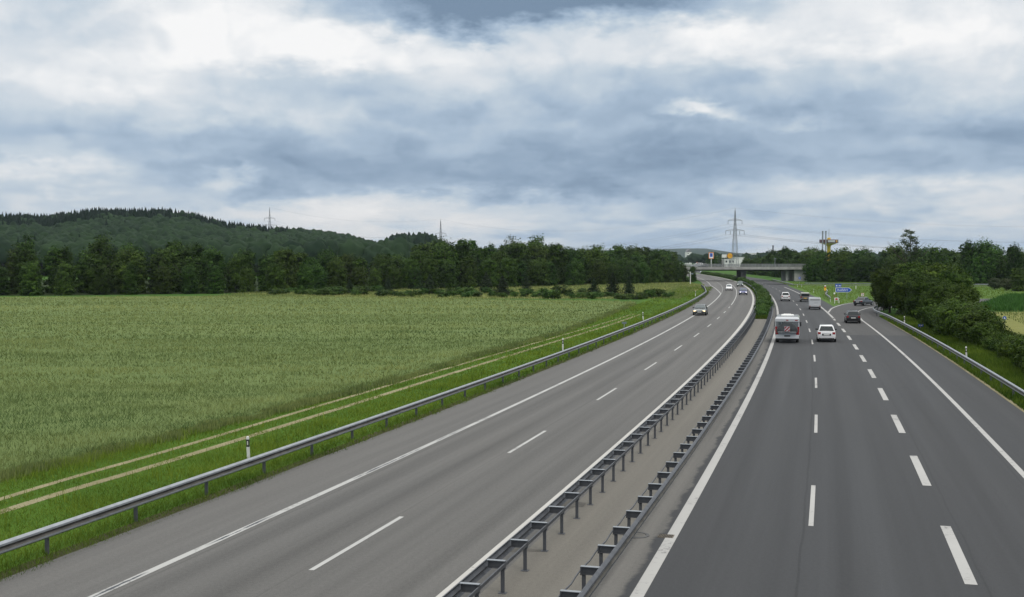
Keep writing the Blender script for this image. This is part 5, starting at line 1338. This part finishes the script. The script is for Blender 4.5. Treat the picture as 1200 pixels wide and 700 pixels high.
b = MB(); b.prism([(-.68, 1.06), (.68, 1.06), (.62, 1.42), (-.62, 1.42)], -2.33, -2.29); b.build('rear_window', M['glass'], root)
for s in (-1, 1):
    b = MB(); b.box(min(s * .62, s * .80), max(s * .62, s * .80), -2.33, -2.2, .72, 1.0); b.build('tail_light', M['lamp_red'], root, bevel=.02)
    b = MB(); b.box(min(s * .84, s * 1.0), max(s * .84, s * 1.0), 1.1, 1.2, 1.05, 1.25); b.build('mirror', M['black_plastic'], root)
    b = MB(); b.box(min(s * .5, s * .75), max(s * .5, s * .75), 2.25, 2.37, .68, .85); b.build('headlight', M['lamp_clear'], root)
b = MB(); b.box(-.26, .26, -2.335, -2.31, .62, .72); b.build('number_plate', M['sign_yellow'], root)
b = MB(); b.box(-.80, .80, -2.36, -2.2, .28, .50); b.build('bumper', M['black_plastic'], root, bevel=.02)
wheels(root, hw, (-1.4, 1.5), .31)

# ------------------------------------------------------------------ haze, sky, sun, camera
me = bpy.data.meshes.new('haze'); hb = MB(); hb.box(-8800, 8800, -60, 8900, -1.2, 96); me = hb.mesh('haze', [])
hz = bpy.data.materials.new('haze'); hz.use_nodes = True; nt = hz.node_tree; nt.nodes.clear()
out = nt.nodes.new('ShaderNodeOutputMaterial'); pv = nt.nodes.new('ShaderNodeVolumePrincipled')
pv.inputs['Color'].default_value = (0.72, 0.82, 0.95, 1); pv.inputs['Density'].default_value = HAZE; pv.inputs['Anisotropy'].default_value = 0.2
nt.links.new(pv.outputs[0], out.inputs['Volume']); me.materials.append(hz)
o = link('haze', me); o['kind'] = 'stuff'

world = bpy.data.worlds.new('World'); sc.world = world; world.use_nodes = True
t = NT(world.node_tree); bg = world.node_tree.nodes['Background']
SUN_EL, SUN_AZ = math.radians(52), math.radians(150)
sky = t.new('ShaderNodeTexSky'); sky.sky_type = 'NISHITA'; sky.sun_disc = False; sky.sun_elevation = SUN_EL; sky.sun_rotation = SUN_AZ; sky.air_density = 1.2; sky.dust_density = 2.0
tc = t.new('ShaderNodeTexCoord'); d = tc.outputs['Generated']
sep = t.new('ShaderNodeSeparateXYZ'); t.put(sep.inputs[0], d)
dx, dy, dz = sep.outputs
zc = t.math('MAXIMUM', dz, 0.0)
den = t.math('ADD', zc, 0.055)
q = t.new('ShaderNodeCombineXYZ'); t.put(q.inputs[0], t.math('DIVIDE', dx, den)); t.put(q.inputs[1], t.math('DIVIDE', dy, den))
cloudpt = q.outputs[0]
# direction in degrees: azimuth from the road's axis and elevation
az = t.math('MULTIPLY', t.math('ARCTAN2', dx, dy), 57.2958); el = t.math('MULTIPLY', t.math('ARCSINE', dz), 57.2958)
ae = t.new('ShaderNodeCombineXYZ'); t.put(ae.inputs[0], az); t.put(ae.inputs[1], el)
aes = t.scale(ae.outputs[0], (0.11, 0.30, 1))
w1 = t.vmath('SUBTRACT', t.noise(aes, 1.0, 6, 0.62, out=1), (0.5, 0.5, 0.5))
w2 = t.vmath('SUBTRACT', t.noise(t.scale(ae.outputs[0], (0.5, 1.0, 1)), 1.0, 5, 0.6, out=1), (0.5, 0.5, 0.5))
warp = t.vmath('ADD', t.vmath('MULTIPLY', w1, (7.0, 3.6, 0)), t.vmath('MULTIPLY', w2, (2.4, 1.5, 0)))
aw = t.vmath('ADD', ae.outputs[0], warp)
# layers of the cloud deck: rounded heaps lit from above, in two sizes, over a smooth sheet
ely = t.math('MULTIPLY', t.math('LOGARITHM', t.math('ADD', t.math('MAXIMUM', el, 0.0), 2.2), 2.718), 6.0)
ap = t.new('ShaderNodeCombineXYZ'); t.put(ap.inputs[0], az); t.put(ap.inputs[1], ely)
def heaps(sx, sy, off, lift, lo, hi, det, warpk):
    p0 = t.scale(ap.outputs[0], (sx, sy, 1)); p0 = t.vmath('ADD', p0, off)
    wv = t.vmath('SUBTRACT', t.noise(t.vmath('MULTIPLY', p0, (1.7, 1.7, 1)), 1.0, 3, 0.5, out=1), (0.5, 0.5, 0.5))
    p0 = t.vmath('ADD', p0, t.vmath('MULTIPLY', wv, (warpk, warpk * 0.7, 0)))
    d0 = t.rng(t.noise(p0, 1.0, det, 0.5), lo, hi, 0, 1, True)
    d1 = t.rng(t.noise(t.vmath('ADD', p0, (0.02, lift * sy, 0)), 1.0, 3, 0.5), lo, hi, 0, 1, True)
    return d0, t.math('SUBTRACT', d0, d1)
dA, rA = heaps(0.085, 0.30, (5.3, 2.1, 0), 0.75, 0.43, 0.57, 8, 0.65)
dB, rB = heaps(0.24, 0.62, (1.7, 8.4, 0), 0.40, 0.43, 0.59, 7, 0.6)
n2 = t.noise(t.vmath('ADD', aw, (40.0, 11.0, 0)), 0.10, 5, 0.5, 0.2)
fine = t.noise(t.scale(ap.outputs[0], (0.9, 1.6, 1)), 1.0, 5, 0.55, 0.5)
v = t.math('ADD', t.math('MULTIPLY', t.math('SUBTRACT', n2, 0.5), 0.42), t.math('MULTIPLY', t.math('SUBTRACT', fine, 0.5), 0.12))
v = t.math('ADD', v, t.math('ADD', t.math('MULTIPLY', rA, 0.17), t.math('MULTIPLY', rB, 0.11)))
v = t.math('ADD', v, t.math('ADD', t.math('MULTIPLY', t.math('SUBTRACT', dA, 0.5), -0.10), t.math('MULTIPLY', t.math('SUBTRACT', dB, 0.5), -0.05)))
BL_ = [  # cloud masses and gaps of this sky: column, row, half extents (photo pixels), strength
    (275, 30, 130, 70, .42), (60, 70, 130, 60, .20), (960, 22, 190, 42, .30), (1170, 70, 110, 48, .36), (640, 50, 230, 24, .30), (520, 95, 150, 30, .16),
    (620, 4, 200, 24, -.78), (365, 96, 110, 17, -.30), (60, 208, 90, 12, .26), (262, 212, 24, 9, .32), (823, 127, 44, 8, .42), (540, 250, 170, 16, .26), (1050, 226, 150, 15, .30), (350, 250, 110, 12, .16), (940, 140, 40, 7, .2),
    (930, 195, 260, 44, -.24), (300, 185, 230, 26, -.20), (690, 165, 260, 40, -.20), (960, 95, 150, 34, -.16), (700, 222, 170, 13, -.14), (470, 215, 220, 16, -.10), (150, 150, 160, 22, -.08), (1180, 180, 80, 25, -.08)]
for (cx, cy, hx, hy, am) in BL_:
    a0 = math.degrees(math.atan((cx - 600) / F_)); e0 = math.degrees(math.atan((YH - cy) / F_ * math.cos(math.radians(a0)))); sx = math.degrees(hx / F_); sy = math.degrees(hy / F_)
    df = t.vmath('MULTIPLY', t.vmath('SUBTRACT', aw, (a0, e0, 0)), (1 / sx, 1 / sy, 0))
    ln = t.vmath('LENGTH', df, out=1)
    g = t.rng(ln, 0.15, 1.9, am * 0.9, 0, True)
    v = t.math('ADD', v, g)
hor = t.rng(el, 0.0, 2.6, 0.03, 0.0, True)
v = t.math('ADD', t.math('ADD', v, hor), 0.515)
cloud = t.ramp(v, [(0.0, lin(122, 144, 168)), (0.20, lin(146, 167, 190)), (0.40, lin(170, 189, 209)), (0.58, lin(196, 209, 221)), (0.76, lin(224, 229, 234)), (0.95, lin(250, 250, 250))])
# pinkish pale light low over the horizon
low = t.rng(el, 0.5, 5.5, 0.55, 0.0, True)
cloud = t.mix(t.math('MULTIPLY', low, t.rng(v, 0.45, 0.8, 0, 1)), cloud, lin(214, 214, 215))
cloud = t.mix(t.rng(dz, 0.22, 0.5, 0.0, 0.75, True), cloud, (0.80, 0.775, 0.73, 1))
zen = t.rng(dz, 0.22, 0.8, 1.0, ZEN, True)
cs = t.vmath('SCALE', cloud); t.put(cs.node.inputs['Scale'], t.math('MULTIPLY', zen, 10.0))
cover = t.rng(v, 0.05, 0.5, 1.0, 0.97)
col = t.mix(cover, sky.outputs[0], cs)
col = t.mix(t.rng(dz, -0.02, 0.0, 1, 0), col, (0.4, 0.5, 0.3, 1))
t.put(bg.inputs[0], col); bg.inputs[1].default_value = 0.1
world.cycles.sampling_method = 'MANUAL'; world.cycles.sample_map_resolution = 1024

su = bpy.data.lights.new('sun', 'SUN'); su.energy = SUN; su.angle = math.radians(25); su.color = (1.0, 0.96, 0.90)
so = bpy.data.objects.new('sun', su); COL.objects.link(so)
sd = Vector((math.sin(SUN_AZ) * math.cos(SUN_EL), math.cos(SUN_AZ) * math.cos(SUN_EL), math.sin(SUN_EL)))
so.rotation_euler = (-sd).to_track_quat('-Z', 'Y').to_euler(); so.location = sd * 60

cam = bpy.data.cameras.new('camera'); cam.sensor_width = 36; cam.lens = F_ / 1200 * 36; cam.clip_start = 0.1; cam.clip_end = 30000
co = bpy.data.objects.new('camera', cam); COL.objects.link(co); co.location = (0, 0, H_); co.rotation_euler = (math.radians(90) - PITCH, 0, 0)
sc.camera = co
vs = sc.view_settings; vs.view_transform = 'Standard'; vs.look = 'None'; vs.exposure = EXPO; vs.gamma = 1.0; vs.use_curve_mapping = False
sc.render.engine = 'CYCLES'; cy = sc.cycles
cy.max_bounces = 5; cy.diffuse_bounces = 3; cy.glossy_bounces = 2; cy.transmission_bounces = 3; cy.volume_bounces = 0; cy.transparent_max_bounces = 6
cy.use_denoising = True; cy.caustics_reflective = False; cy.caustics_refractive = False
